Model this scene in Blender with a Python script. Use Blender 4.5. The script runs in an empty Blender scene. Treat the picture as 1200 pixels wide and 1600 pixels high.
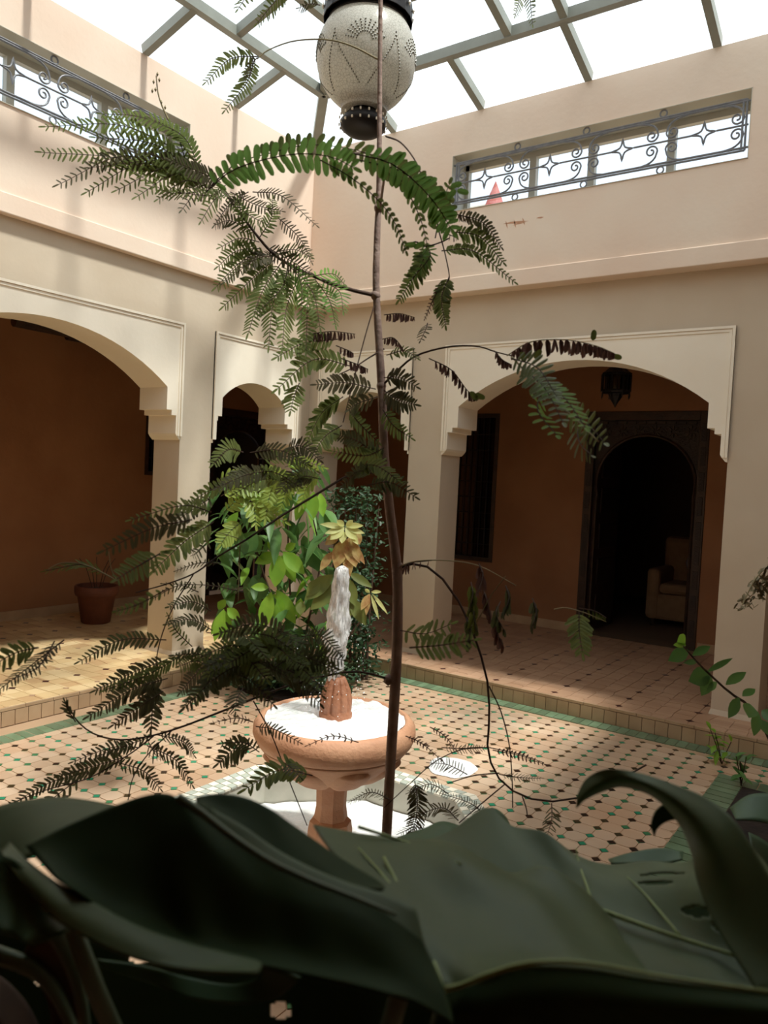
import bpy, bmesh, math, random
from mathutils import Vector, Matrix, noise
from mathutils.geometry import tessellate_polygon
random.seed(7)
PI = math.pi
SC = bpy.context.scene
COL = SC.collection

# ---------------------------------------------------------------- camera
F_PX, YAW, PITCH, ROLL = 1197.6, 34.92, -2.493, 2.818
CAM = Vector((4.937, -5.711, 1.65))
_y, _p, _r = (math.radians(a) for a in (YAW, PITCH, ROLL))
FW = Vector((-math.sin(_y)*math.cos(_p), math.cos(_y)*math.cos(_p), math.sin(_p)))
_rt = Vector((math.cos(_y), math.sin(_y), 0)); _up = _rt.cross(FW)
RT = _rt*math.cos(_r) + _up*math.sin(_r)
UP = -_rt*math.sin(_r) + _up*math.cos(_r)
cd = bpy.data.cameras.new('camera'); cam = bpy.data.objects.new('camera', cd); COL.objects.link(cam)
cam.matrix_world = Matrix((( RT.x, UP.x, -FW.x, CAM.x), (RT.y, UP.y, -FW.y, CAM.y), (RT.z, UP.z, -FW.z, CAM.z), (0, 0, 0, 1)))
cd.sensor_fit = 'VERTICAL'; cd.sensor_height = 36; cd.lens = F_PX*36/1600; cd.clip_start = .02
cd.dof.use_dof = True; cd.dof.focus_distance = 2.6; cd.dof.aperture_fstop = 8
SC.camera = cam

# ---------------------------------------------------------------- world, sun, exposure
w = bpy.data.worlds.new('sky'); SC.world = w; w.use_nodes = True
bg = w.node_tree.nodes['Background']; bg.inputs[0].default_value = (.93, .97, 1, 1); bg.inputs[1].default_value = 1.55
sl = bpy.data.lights.new('sun', 'SUN'); sun = bpy.data.objects.new('sun', sl); COL.objects.link(sun)
sl.energy = 5.2; sl.angle = math.radians(5); sl.color = (1, .97, .91)
sun.rotation_euler = Vector((.46, .0, 1)).to_track_quat('Z', 'Y').to_euler()
SC.view_settings.view_transform = 'Standard'; SC.view_settings.look = 'None'
SC.view_settings.exposure = .12; SC.view_settings.gamma = 1; SC.view_settings.use_curve_mapping = False
SC.cycles.max_bounces = 12; SC.cycles.diffuse_bounces = 8; SC.cycles.transparent_max_bounces = 32
SC.cycles.use_denoising = True; SC.cycles.caustics_refractive = False; SC.cycles.caustics_reflective = False

def ray(u, v): return FW + RT*((u-600)/F_PX) - UP*((v-800)/F_PX)
def A(u, v, d): return CAM + ray(u, v)*d
def on_floor(u, v, z=0.0):
    r = ray(u, v); return CAM + r*((z-CAM.z)/r.z)

# ---------------------------------------------------------------- materials
def srgb(c):
    return tuple(((x/255)/12.92 if x/255 <= .04045 else ((x/255+.055)/1.055)**2.4) for x in c)
def mat(name, c, rough=.6, c2=None, scale=3.0, bump=0, bscale=40, metal=0, trans=0, spec=.5, detail=4, coat=0, tw=None):
    """c..c2 blended by noise; bump; trans = share of translucent light for leaves; tw adds a tint per piece"""
    m = bpy.data.materials.new(name); m.use_nodes = True
    nt = m.node_tree; N = nt.nodes; L = nt.links; b = N['Principled BSDF']
    b.inputs['Roughness'].default_value = rough; b.inputs['Metallic'].default_value = metal
    b.inputs['Specular IOR Level'].default_value = spec
    if coat: b.inputs['Coat Weight'].default_value = coat
    col = srgb(c) + (1,)
    b.inputs['Base Color'].default_value = col; out = None
    if c2:
        g = N.new('ShaderNodeNewGeometry'); n = N.new('ShaderNodeTexNoise'); n.inputs['Scale'].default_value = scale; n.inputs['Detail'].default_value = detail
        L.new(g.outputs['Position'], n.inputs['Vector'])
        r = N.new('ShaderNodeValToRGB'); r.color_ramp.elements[0].position = .35; r.color_ramp.elements[1].position = .65
        r.color_ramp.elements[0].color = col; r.color_ramp.elements[1].color = srgb(c2) + (1,)
        L.new(n.outputs['Fac'], r.inputs[0]); out = r.outputs[0]
    if tw:   # tint by object
        oi = N.new('ShaderNodeObjectInfo'); hs = N.new('ShaderNodeHueSaturation')
        mr = N.new('ShaderNodeMapRange'); mr.inputs[3].default_value = 1-tw; mr.inputs[4].default_value = 1+tw
        L.new(oi.outputs['Random'], mr.inputs[0]); L.new(mr.outputs[0], hs.inputs['Value'])
        if out: L.new(out, hs.inputs['Color'])
        else: hs.inputs['Color'].default_value = col
        out = hs.outputs[0]
    if out: L.new(out, b.inputs['Base Color'])
    if bump:
        g2 = N.new('ShaderNodeNewGeometry'); n2 = N.new('ShaderNodeTexNoise'); n2.inputs['Scale'].default_value = bscale; n2.inputs['Detail'].default_value = 5
        L.new(g2.outputs['Position'], n2.inputs['Vector']); bp = N.new('ShaderNodeBump'); bp.inputs['Strength'].default_value = bump; bp.inputs['Distance'].default_value = .01
        L.new(n2.outputs['Fac'], bp.inputs['Height']); L.new(bp.outputs[0], b.inputs['Normal'])
    if trans:
        t = N.new('ShaderNodeBsdfTranslucent'); mx = N.new('ShaderNodeMixShader'); mx.inputs[0].default_value = trans
        t.inputs[0].default_value = tuple(min(1, x*1.6) for x in col[:3]) + (1,)
        if out: L.new(out, t.inputs[0])
        L.new(b.outputs[0], mx.inputs[1]); L.new(t.outputs[0], mx.inputs[2]); L.new(mx.outputs[0], N['Material Output'].inputs[0])
    return m
def cell_mat(name, cols, cell, rough=.35, off=(0, 0), noise_c=None):
    """a colour per tile cell, from white noise on the snapped position: each tile keeps its own glaze colour"""
    m = bpy.data.materials.new(name); m.use_nodes = True
    nt = m.node_tree; N = nt.nodes; L = nt.links; b = N['Principled BSDF']; b.inputs['Roughness'].default_value = rough
    g = N.new('ShaderNodeNewGeometry'); ad = N.new('ShaderNodeVectorMath'); ad.operation = 'ADD'; ad.inputs[1].default_value = (off[0], off[1], 0)
    sn = N.new('ShaderNodeVectorMath'); sn.operation = 'DIVIDE'; sn.inputs[1].default_value = (cell, cell, 1000)
    fl = N.new('ShaderNodeVectorMath'); fl.operation = 'FLOOR'; wn = N.new('ShaderNodeTexWhiteNoise'); wn.noise_dimensions = '3D'
    L.new(g.outputs['Position'], ad.inputs[0]); L.new(ad.outputs[0], sn.inputs[0]); L.new(sn.outputs[0], fl.inputs[0]); L.new(fl.outputs[0], wn.inputs['Vector'])
    r = N.new('ShaderNodeValToRGB'); r.color_ramp.interpolation = 'CONSTANT'
    while len(r.color_ramp.elements) < len(cols): r.color_ramp.elements.new(.5)
    for i, c in enumerate(cols):
        r.color_ramp.elements[i].position = i/len(cols); r.color_ramp.elements[i].color = srgb(c) + (1,)
    L.new(wn.outputs['Value'], r.inputs[0]); o = r.outputs[0]
    if noise_c:
        n = N.new('ShaderNodeTexNoise'); n.inputs['Scale'].default_value = 1.3; n.inputs['Detail'].default_value = 5; L.new(g.outputs['Position'], n.inputs['Vector'])
        mr = N.new('ShaderNodeMapRange'); mr.inputs[1].default_value = .45; mr.inputs[2].default_value = .65; mr.inputs[4].default_value = .55
        L.new(n.outputs['Fac'], mr.inputs[0]); mx = N.new('ShaderNodeMixRGB'); L.new(mr.outputs[0], mx.inputs[0]); L.new(o, mx.inputs[1]); mx.inputs[2].default_value = srgb(noise_c) + (1,); o = mx.outputs[0]
    L.new(o, b.inputs['Base Color'])
    return m
def glass(name, tint=(1, 1, 1), refl=.06, rough=.02):
    m = bpy.data.materials.new(name); m.use_nodes = True; nt = m.node_tree; N = nt.nodes; L = nt.links
    N.remove(N['Principled BSDF'])
    t = N.new('ShaderNodeBsdfTransparent'); t.inputs[0].default_value = tint + (1,)
    g = N.new('ShaderNodeBsdfGlossy'); g.inputs['Roughness'].default_value = rough
    mx = N.new('ShaderNodeMixShader'); mx.inputs[0].default_value = refl
    L.new(t.outputs[0], mx.inputs[1]); L.new(g.outputs[0], mx.inputs[2]); L.new(mx.outputs[0], N['Material Output'].inputs[0])
    return m

M = dict(
    wall=mat('beige_plaster', (208, 194, 174), .9, (198, 182, 160), 1.2, .1, 25),
    upper=mat('pink_beige_plaster', (236, 220, 202), .9, (230, 206, 186), .9, .12, 25),  # pinker plaster, its colour lightened further for the glare high up
    white=mat('white_plaster', (246, 238, 222), .85, (238, 228, 210), 1.5, .1, 30),
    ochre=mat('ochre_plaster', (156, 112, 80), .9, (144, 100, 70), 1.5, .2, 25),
    ceil=mat('plaster_ceiling', (176, 146, 112), .9),
    steel=mat('grey_painted_steel', (146, 150, 142), .5, (136, 140, 132), 6),
    alu=mat('pale_aluminium', (186, 182, 168), .45),
    iron=mat('wrought_iron', (128, 130, 134), .5, (112, 114, 120), 20),
    wood=mat('dark_carved_wood', (52, 34, 26), .55, (36, 22, 18), 8, .6, 60),
    wood2=mat('dark_wood', (64, 42, 30), .5, (44, 28, 20), 10, .4, 60),
    black=mat('black_metal', (30, 28, 30), .45, metal=.4),
    terracotta=mat('terracotta', (200, 152, 118), .7, (184, 134, 102), 9, .35, 60),
    finial=mat('brown_terracotta', (172, 118, 88), .55, (150, 98, 70), 12, .5, 70),
    pot=mat('terracotta_pot', (112, 64, 46), .75, (94, 52, 38), 9, .3, 50),
    red=mat('red_terracotta', (176, 88, 72), .7),
    grout=mat('grout', (176, 146, 116), .9),
    grout2=mat('pale_grout', (220, 208, 182), .9),
    green=mat('green_glazed_tile', (92, 112, 84), .3, (108, 132, 104), 9, tw=.22),
    riser=mat('beige_riser_tile', (184, 158, 128), .5, (172, 144, 114), 6, tw=.08),
    pale=mat('white_zellige', (232, 226, 208), .3, tw=.04), palegrey=mat('grey_zellige', (176, 182, 170), .3, tw=.06),
    basin=mat('basin_plaster', (196, 192, 178), .6, (176, 174, 160), 8),
    octa=cell_mat('beige_octagon_tile', [(198, 172, 146), (204, 178, 152), (192, 164, 137), (198, 170, 142), (206, 180, 152)], .104, .4, noise_c=(194, 150, 116)),
    dot=cell_mat('cabochon_tile', [(60, 44, 34), (52, 140, 104), (74, 62, 40), (70, 124, 84)], .104, .25, off=(.052, .052)),
    kite=cell_mat('cream_kite_tile', [(216, 186, 138), (206, 174, 128), (224, 196, 150), (200, 164, 120)], .121, .45),
    kite2=cell_mat('rose_kite_tile', [(176, 140, 112), (170, 134, 106), (182, 146, 118)], .121, .45),
    dot2=mat('maroon_cabochon', (74, 44, 38), .3, tw=.3),
    foam_glare=mat('foam_glare_water', (250, 250, 248), .12, (236, 240, 240), 30, .5, 60, spec=.8),  # white stands for froth and for the bright reflection on the water
    soil=mat('dark_soil', (46, 34, 26), .95, (30, 22, 18), 15, .8, 40),
    bark=mat('young_bark', (178, 154, 142), .8, (150, 126, 116), 30, .3, 90),
    twig=mat('dark_twig', (84, 60, 46), .8, (62, 44, 34), 30),
    paletwig=mat('pale_twig', (158, 146, 104), .7),
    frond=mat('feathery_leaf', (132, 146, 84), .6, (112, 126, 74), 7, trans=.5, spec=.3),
    frondl=mat('feathery_leaf_lit', (136, 176, 92), .55, (114, 154, 78), 7, trans=.5, spec=.3),  # lit copy of feathery_leaf, the light is painted into its green
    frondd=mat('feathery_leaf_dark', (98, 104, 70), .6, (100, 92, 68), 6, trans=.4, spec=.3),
    dead=mat('withered_leaf', (140, 108, 98), .8, (116, 88, 82), 12, trans=.3, spec=.2),
    frondy=mat('sunlit_pinnate_leaf', (160, 178, 84), .5, (130, 152, 66), 8, trans=.45),  # yellow-green paints the sunshine on these leaves
    shrub=mat('shrub_leaf', (104, 144, 78), .45, (82, 124, 66), 6, trans=.4, tw=.25),
    shrubb=mat('shrub_leaf_bright', (150, 192, 66), .45, (128, 176, 58), 9, trans=.45, tw=.12),
    yellow=mat('yellow_leaf', (226, 230, 160), .5, (212, 214, 136), 14, trans=.4, tw=.08),
    tan=mat('tan_withering_leaf', (196, 174, 112), .6, (164, 116, 70), 22, trans=.3, tw=.1),
    olive=mat('olive_leaf', (122, 132, 66), .5, (104, 118, 58), 9, trans=.3, tw=.12),
    bushd=mat('dark_bush_leaf', (56, 86, 52), .5, (44, 70, 44), 7, trans=.15),
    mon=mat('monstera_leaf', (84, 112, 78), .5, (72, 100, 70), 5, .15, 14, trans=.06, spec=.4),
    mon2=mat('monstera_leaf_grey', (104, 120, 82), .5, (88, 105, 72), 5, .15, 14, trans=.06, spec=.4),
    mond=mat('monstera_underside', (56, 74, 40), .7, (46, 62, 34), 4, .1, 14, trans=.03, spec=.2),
    vein=mat('leaf_rib', (170, 190, 124), .45), veind=mat('dark_leaf_rib', (110, 126, 100), .5),
    dry=mat('dry_brown_leaf', (120, 94, 72), .8, (50, 36, 28), 8),
    sofa=mat('beige_upholstery', (150, 120, 92), .9, (138, 108, 82), 12), cush=mat('lilac_cushion', (190, 180, 192), .9),
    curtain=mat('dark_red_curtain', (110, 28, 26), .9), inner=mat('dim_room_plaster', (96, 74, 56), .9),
    glass=glass('skylight_glass', (.96, .98, .98), .03), wglass=glass('window_glass', (.86, .92, .97), .05), dglass=glass('dark_window_glass', (.3, .32, .3), .12, .08),
)
def mosaic_glass():
    m = bpy.data.materials.new('mosaic_glass'); m.use_nodes = True; nt = m.node_tree; N = nt.nodes; L = nt.links; b = N['Principled BSDF']
    tc = N.new('ShaderNodeTexCoord'); vo = N.new('ShaderNodeTexVoronoi'); vo.inputs['Scale'].default_value = 90; vo.feature = 'DISTANCE_TO_EDGE'
    L.new(tc.outputs['Object'], vo.inputs['Vector'])
    r = N.new('ShaderNodeValToRGB'); r.color_ramp.elements[0].position = .03; r.color_ramp.elements[1].position = .09
    r.color_ramp.elements[0].color = srgb((214, 214, 204)) + (1,); r.color_ramp.elements[1].color = srgb((250, 250, 242)) + (1,)
    L.new(vo.outputs['Distance'], r.inputs[0]); L.new(r.outputs[0], b.inputs['Base Color']); b.inputs['Roughness'].default_value = .25
    t = N.new('ShaderNodeBsdfTranslucent'); L.new(r.outputs[0], t.inputs[0]); mx = N.new('ShaderNodeMixShader'); mx.inputs[0].default_value = .5
    L.new(b.outputs[0], mx.inputs[1]); L.new(t.outputs[0], mx.inputs[2]); L.new(mx.outputs[0], N['Material Output'].inputs[0]); return m
M['mosaic'] = mosaic_glass()
def water_mat():
    m = bpy.data.materials.new('jet_water'); m.use_nodes = True; nt = m.node_tree; N = nt.nodes; L = nt.links; b = N['Principled BSDF']
    g = N.new('ShaderNodeNewGeometry'); mp = N.new('ShaderNodeMapping'); mp.inputs['Scale'].default_value = (26, 26, 5); n = N.new('ShaderNodeTexNoise'); n.inputs['Detail'].default_value = 6
    L.new(g.outputs['Position'], mp.inputs[0]); L.new(mp.outputs[0], n.inputs['Vector'])
    b.inputs['Base Color'].default_value = (.86, .85, .84, 1); b.inputs['Roughness'].default_value = .08
    bp = N.new('ShaderNodeBump'); bp.inputs['Strength'].default_value = .35; bp.inputs['Distance'].default_value = .02; L.new(n.outputs['Fac'], bp.inputs['Height']); L.new(bp.outputs[0], b.inputs['Normal'])
    t = N.new('ShaderNodeBsdfTransparent'); mx = N.new('ShaderNodeMixShader'); mr = N.new('ShaderNodeMapRange'); mr.inputs[1].default_value = .42; mr.inputs[2].default_value = .6; mr.inputs[3].default_value = .45
    L.new(n.outputs['Fac'], mr.inputs[0]); L.new(mr.outputs[0], mx.inputs[0]); L.new(t.outputs[0], mx.inputs[1]); L.new(b.outputs[0], mx.inputs[2]); L.new(mx.outputs[0], N['Material Output'].inputs[0]); return m
M['jet'] = water_mat()

# ---------------------------------------------------------------- mesh helpers
class MB:
    def __init__(s): s.v = []; s.f = []
    def add(s, vs, fs):
        o = len(s.v); s.v += [tuple(x) for x in vs]; s.f += [tuple(i+o for i in f) for f in fs]; return s
    def box(s, a, b):
        x0, y0, z0 = (min(a[i], b[i]) for i in range(3)); x1, y1, z1 = (max(a[i], b[i]) for i in range(3))
        return s.add([(x0,y0,z0),(x1,y0,z0),(x1,y1,z0),(x0,y1,z0),(x0,y0,z1),(x1,y0,z1),(x1,y1,z1),(x0,y1,z1)],
                     [(0,3,2,1),(4,5,6,7),(0,1,5,4),(1,2,6,5),(2,3,7,6),(3,0,4,7)])
    def hexa(s, p):   # eight points, bottom four then top four
        return s.add(p, [(0,3,2,1),(4,5,6,7),(0,1,5,4),(1,2,6,5),(2,3,7,6),(3,0,4,7)])
    def tube(s, pts, rad, seg=8, cap=True):
        pts = [Vector(p) for p in pts]; n = len(pts)
        if not hasattr(rad, '__len__'): rad = [rad]*n
        ref = Vector((0, 0, 1)); o = len(s.v); pn = None
        for i, p in enumerate(pts):
            t = (pts[min(i+1, n-1)] - pts[max(i-1, 0)]).normalized()
            if pn is None:
                a = t.cross(ref)
                if a.length < 1e-3: a = t.cross(Vector((1, 0, 0)))
            else:
                a = pn - t*pn.dot(t)
            a.normalize(); pn = a; b = t.cross(a)
            for k in range(seg):
                q = 2*PI*k/seg; s.v.append(tuple(p + (a*math.cos(q) + b*math.sin(q))*rad[i]))
        for i in range(n-1):
            for k in range(seg):
                k2 = (k+1) % seg; s.f.append((o+i*seg+k, o+i*seg+k2, o+(i+1)*seg+k2, o+(i+1)*seg+k))
        if cap:
            s.f.append(tuple(o+k for k in range(seg))[::-1]); s.f.append(tuple(o+(n-1)*seg+k for k in range(seg)))
        return s
    def lathe(s, prof, c=(0, 0, 0), seg=32, fn=None):
        o = len(s.v); c = Vector(c)
        for i, (r, z) in enumerate(prof):
            for k in range(seg):
                q = 2*PI*k/seg; rr = r*(fn(q, i) if fn else 1); s.v.append((c.x+rr*math.cos(q), c.y+rr*math.sin(q), c.z+z))
        for i in range(len(prof)-1):
            for k in range(seg):
                k2 = (k+1) % seg; s.f.append((o+i*seg+k, o+i*seg+k2, o+(i+1)*seg+k2, o+(i+1)*seg+k))
        s.f.append(tuple(o+k for k in range(seg))[::-1]); e = o+(len(prof)-1)*seg; s.f.append(tuple(e+k for k in range(seg)))
        return s
    def prism(s, out, mp, t0, t1):   # outline [(s,z)], mapping (s,z,off)->xyz
        n = len(out); tri = tessellate_polygon([[Vector((a, b, 0)) for a, b in out]])
        vs = [mp(a, b, t0) for a, b in out] + [mp(a, b, t1) for a, b in out]
        fs = [tuple(t) for t in tri] + [tuple(i+n for i in t)[::-1] for t in tri] + [(i, (i+1) % n, (i+1) % n+n, i+n) for i in range(n)]
        return s.add(vs, fs)
    def build(s, name, m, parent=None, smooth=False, fix=False, bevel=0):
        me = bpy.data.meshes.new(name); me.from_pydata(s.v, [], s.f); me.materials.append(m)
        if fix:
            bm = bmesh.new(); bm.from_mesh(me); bmesh.ops.recalc_face_normals(bm, faces=bm.faces); bm.to_mesh(me); bm.free()
        if smooth:
            me.polygons.foreach_set('use_smooth', [True]*len(me.polygons))
        o = bpy.data.objects.new(name, me); COL.objects.link(o)
        if parent: o.parent = parent; o.matrix_parent_inverse = parent.matrix_world.inverted()
        if bevel:
            b = o.modifiers.new('bevel', 'BEVEL'); b.width = bevel; b.segments = 2; b.limit_method = 'ANGLE'
        return o
def empty(name, loc=(0, 0, 0)):
    o = bpy.data.objects.new(name, None); o.location = loc; o.empty_display_size = .1; COL.objects.link(o)
    o.matrix_world = Matrix.Translation(Vector(loc)); return o
def tag(o, label=None, cat=None, group=None, kind=None):
    if label: o['label'] = label
    if cat: o['category'] = cat
    if group: o['group'] = group
    if kind: o['kind'] = kind
    return o
def cr(pts, n):   # Catmull-Rom through points (any dimension) -> n samples
    P = [Vector(p) for p in pts]
    if len(P) == 2: return [P[0].lerp(P[1], i/(n-1)) for i in range(n)]
    out = []
    for i in range(n):
        t = i/(n-1)*(len(P)-1); k = min(int(t), len(P)-2); f = t-k
        p0 = P[k-1] if k > 0 else P[k]*2-P[k+1]; p1, p2 = P[k], P[k+1]; p3 = P[k+2] if k+2 < len(P) else P[k+1]*2-P[k]
        out.append(.5*((2*p1) + (p2-p0)*f + (2*p0-5*p1+4*p2-p3)*f*f + (3*p1-p0-3*p2+p3)*f**3))
    return out

# ================================================================ SETTING
XE, YE = 5.35, -5.0         # near sides of the courtyard; the camera stands in the arcade beyond
XO, YO = 7.5, -7.2           # outer walls of the near arcades
ZS, ZF, ZB, ZFB, ZFT, ZU = .118, 2.815, 1.88, 3.219, 3.349, 4.656
FL, FR = .055, .14           # how far the upper walls stand out
TH = .32
mapR = lambda s, z, o: (s, -o, z)
mapL = lambda s, z, o: (o, -s, z)
SM_L = dict(j=(.18, 1.241), lo=(.245, 1.218), mi=(.311, 1.184), up=(.355, 1.14), zs=2.27, za=2.44)
SM_R = dict(j=(.125, 1.187), lo=(.19, 1.165), mi=(.255, 1.13), up=(.30, 1.09), zs=2.27, za=2.44)
def big(c): return dict(j=(c-1.15, c+1.15), lo=(c-1.095, c+1.1), mi=(c-1.05, c+1.055), up=(c-1.0, c+1.005), zs=2.29, za=2.635)
def shift(a, d): return {k: (tuple(x+d for x in v) if isinstance(v, tuple) else v) for k, v in a.items()}
def mirror(a, c): return {k: ((2*c-v[1], 2*c-v[0]) if isinstance(v, tuple) else v) for k, v in a.items()}
BL, BR = big(2.724), big(2.675)
archL = [SM_L, BL]
archR = [SM_R, BR, shift(SM_R, 4.0)]
def arc_pts(a, n=22):
    (x0, x1), zs, za = a['up'], a['zs'], a['za']; h = za-zs; w2 = (x1-x0)/2; c = (x0+x1)/2
    R = (w2*w2+h*h)/(2*h); z0 = za-R; q = math.asin(w2/R)
    return [(c+R*math.sin(-q+2*q*i/n), z0+R*math.cos(-q+2*q*i/n)) for i in range(n+1)]
def panel_outline(a):
    j, lo, mi = a['j'], a['lo'], a['mi']; up = a['up']
    left = [(j[0]-.0, ZB), (j[0]+.012, ZB), (lo[0]-.012, ZB+.03), (lo[0], ZB+.05), (lo[0], 2.073), (mi[0], 2.073), (mi[0], 2.113), (up[0], 2.113)]
    right = [(up[1], 2.113), (mi[1], 2.113), (mi[1], 2.073), (lo[1], 2.073), (lo[1], ZB+.05), (lo[1]+.012, ZB+.03), (j[1]-.012, ZB), (j[1], ZB)]
    return left + arc_pts(a) + right + [(j[1], ZF), (j[0], ZF)]
def comb(arches, s0, s1, zt):
    o = [(s0, zt), (s0, ZS)]
    for a in arches: o += [(a['j'][0], ZS), (a['j'][0], ZF), (a['j'][1], ZF), (a['j'][1], ZS)]
    return o + [(s1, ZS), (s1, zt)]
def make_wall(name, arches, mp, s0, s1, fo, wx, label):
    wl = MB().prism(comb(arches, s0, s1, ZFB+.02), mp, -TH, 0).build(name, M['wall'], fix=True)
    tag(wl, label, kind='structure')
    # upper wall with a long window opening, and the band at its foot
    u = MB(); a, b = wx; zb, zt = 3.897, 4.358
    for (p, q, r, t) in ((s0, a, ZFT, ZU), (b, s1, ZFT, ZU), (a, b, ZFT, zb), (a, b, zt, ZU)):
        u.box(mp(p, r, fo-.015-.30), mp(q, t, fo-.015))
    u.build('upper_wall', M['upper'], wl)
    MB().box(mp(s0, ZFB, -TH), mp(s1, ZFT, fo)).build('fascia', M['upper'], wl, bevel=.006)
    for ar in arches:
        pn = MB().prism(panel_outline(ar), mp, -TH-.01, .012).build('arch_panel', M['white'], wl, fix=True)
        j = ar['j']; mo = MB()
        for e, (w0, pr) in enumerate(((.0, .026), (.022, .019))):
            ww = .018
            x0, x1, z1 = j[0]+w0, j[1]-w0, ZF-w0
            mo.box(mp(x0, ZB+.03, .0), mp(x0+ww, z1-ww, pr)); mo.box(mp(x1-ww, ZB+.03, .0), mp(x1, z1-ww, pr)); mo.box(mp(x0, z1-ww, .0), mp(x1, z1, pr))
        mo.build('moulding', M['white'], pn)
    # plinth flare at pier feet
    edges = [s0] + [x for ar in arches for x in ar['j']] + [s1]
    for k in range(0, len(edges), 2):
        p, q = edges[k], edges[k+1]
        f = MB(); z0, z1 = ZS, ZS+.035
        v = [mp(p-.012, z0, .015), mp(q+.012, z0, .015), mp(q+.012, z0, -TH-.015), mp(p-.012, z0, -TH-.015), mp(p-.001, z1, .001), mp(q+.001, z1, .001), mp(q+.001, z1, -TH-.001), mp(p-.001, z1, -TH-.001)]
        f.hexa(v).build('pier_foot', M['wall'], wl, fix=True)
    return wl
WL = make_wall('wall_left', archL, mapL, -.0, 5.0, FL, (1.62, 3.9), 'left courtyard wall of beige plaster with arches and a long high window')
WR = make_wall('wall_right', archR, mapR, -TH, XE, FR, (1.561, 3.847), 'right courtyard wall of beige plaster with white arch panels')
sm = mat('wall_stain', (196, 150, 120), .95)
for (u0, v0, u1, v1, w_) in ((786, 350, 826, 345, .010), (790, 345, 793, 357, .006), (803, 344, 806, 356, .006), (816, 340, 820, 352, .006), (838, 341, 850, 339, .007), (800, 352, 822, 347, .004)):
    def _onw(u, v): r = ray(u, v); return CAM+r*((-FR+.015-.0008-CAM.y)/r.y)
    p_, q_ = _onw(u0, v0), _onw(u1, v1); d_ = (q_-p_).normalized(); n_ = Vector((-d_.z, 0, d_.x))*w_
    vs = [p_, p_.lerp(q_, .3)+n_, p_.lerp(q_, .7)+n_*.7, q_, p_.lerp(q_, .6)-n_, p_.lerp(q_, .25)-n_*.5]
    MB().add(vs+[v+Vector((0, .001, 0)) for v in vs], [(0, 1, 2, 3, 4, 5)]+[(k, (k+1) % 6, (k+1) % 6+6, k+6) for k in range(6)]).build('plaster_scar', sm, WR)
# arcade shells
AD = 2.133
def shell(name, a, b, m, label, parent=None):
    o = MB().box(a, b).build(name, m, parent); return tag(o, label, kind='structure')
bk = MB()   # back wall of the right arcade, with door and window openings
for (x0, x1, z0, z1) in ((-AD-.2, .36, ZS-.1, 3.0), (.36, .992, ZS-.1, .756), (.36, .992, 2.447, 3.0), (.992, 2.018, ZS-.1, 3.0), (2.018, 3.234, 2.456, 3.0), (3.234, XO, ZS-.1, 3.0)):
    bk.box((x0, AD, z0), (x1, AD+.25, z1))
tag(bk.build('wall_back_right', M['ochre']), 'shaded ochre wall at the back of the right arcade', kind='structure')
bk = MB()
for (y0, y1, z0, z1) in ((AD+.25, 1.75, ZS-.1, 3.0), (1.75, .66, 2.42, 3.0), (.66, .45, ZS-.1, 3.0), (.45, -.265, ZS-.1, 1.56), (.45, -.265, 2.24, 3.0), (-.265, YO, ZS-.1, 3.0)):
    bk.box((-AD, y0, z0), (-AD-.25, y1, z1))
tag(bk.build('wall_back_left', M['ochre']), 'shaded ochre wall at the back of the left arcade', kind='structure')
shell('ceiling_arcade_right', (-AD-.2, TH*.9, 2.96), (XO, AD+.25, 3.3), M['ceil'], 'flat plaster ceiling of the right arcade')
shell('ceiling_arcade_left', (-AD-.25, YO, 2.96), (-TH*.9, TH*.9, 3.3), M['ceil'], 'flat plaster ceiling of the left arcade')
# unseen sides behind the camera; ceiling and high wall added to shade the foreground
shell('ceiling_arcade_front', (-TH*.9, YO, 2.96), (XO, YE, 3.3), M['ceil'], 'unseen plaster ceiling over the camera, added to shade the foreground')
shell('ceiling_arcade_side', (XE, YE, 2.96), (XO, TH*.9, 3.3), M['ceil'], 'flat plaster ceiling of the arcade right of the camera')
shell('wall_front', (-AD, YO-.2, -.1), (XO, YO, 3.3), M['ochre'], 'outer wall of the arcade behind the camera')
shell('wall_side', (XO, YO-.2, -.1), (XO+.2, AD+.25, 3.3), M['ochre'], 'outer wall of the arcade right of the camera')
uf = MB().box((-.3, YE-.3, ZF), (XE+.3, YE, ZU)).box((-.3, YE-.3, ZS), (3.3, YE, ZF)).box((5.9, YE-.3, ZS), (6.2, YE, ZF))
tag(uf.build('wall_upper_front', M['upper']), 'unseen high plaster wall over the camera opening, set to shade the foreground', kind='structure')
us = MB().box((XE, YE, ZF), (XE+.3, .3, ZU)).box((XE, -.9, ZS), (XE+.3, .0, ZF)).box((XE, -3.6, ZS), (XE+.3, -3.2, ZF))
tag(us.build('wall_upper_side', M['upper']), 'high plaster wall over the arcade at the right', kind='structure')
shell('floor_arcade_front', (-.3, YO, -.05), (XO, YE-.35, ZS), M['kite2'], 'raised floor of the arcade behind the camera')
shell('floor_arcade_side', (XE+.3, YE-.35, -.05), (XO, -.42, ZS), M['kite2'], 'raised floor of the arcade right of the camera')
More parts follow.
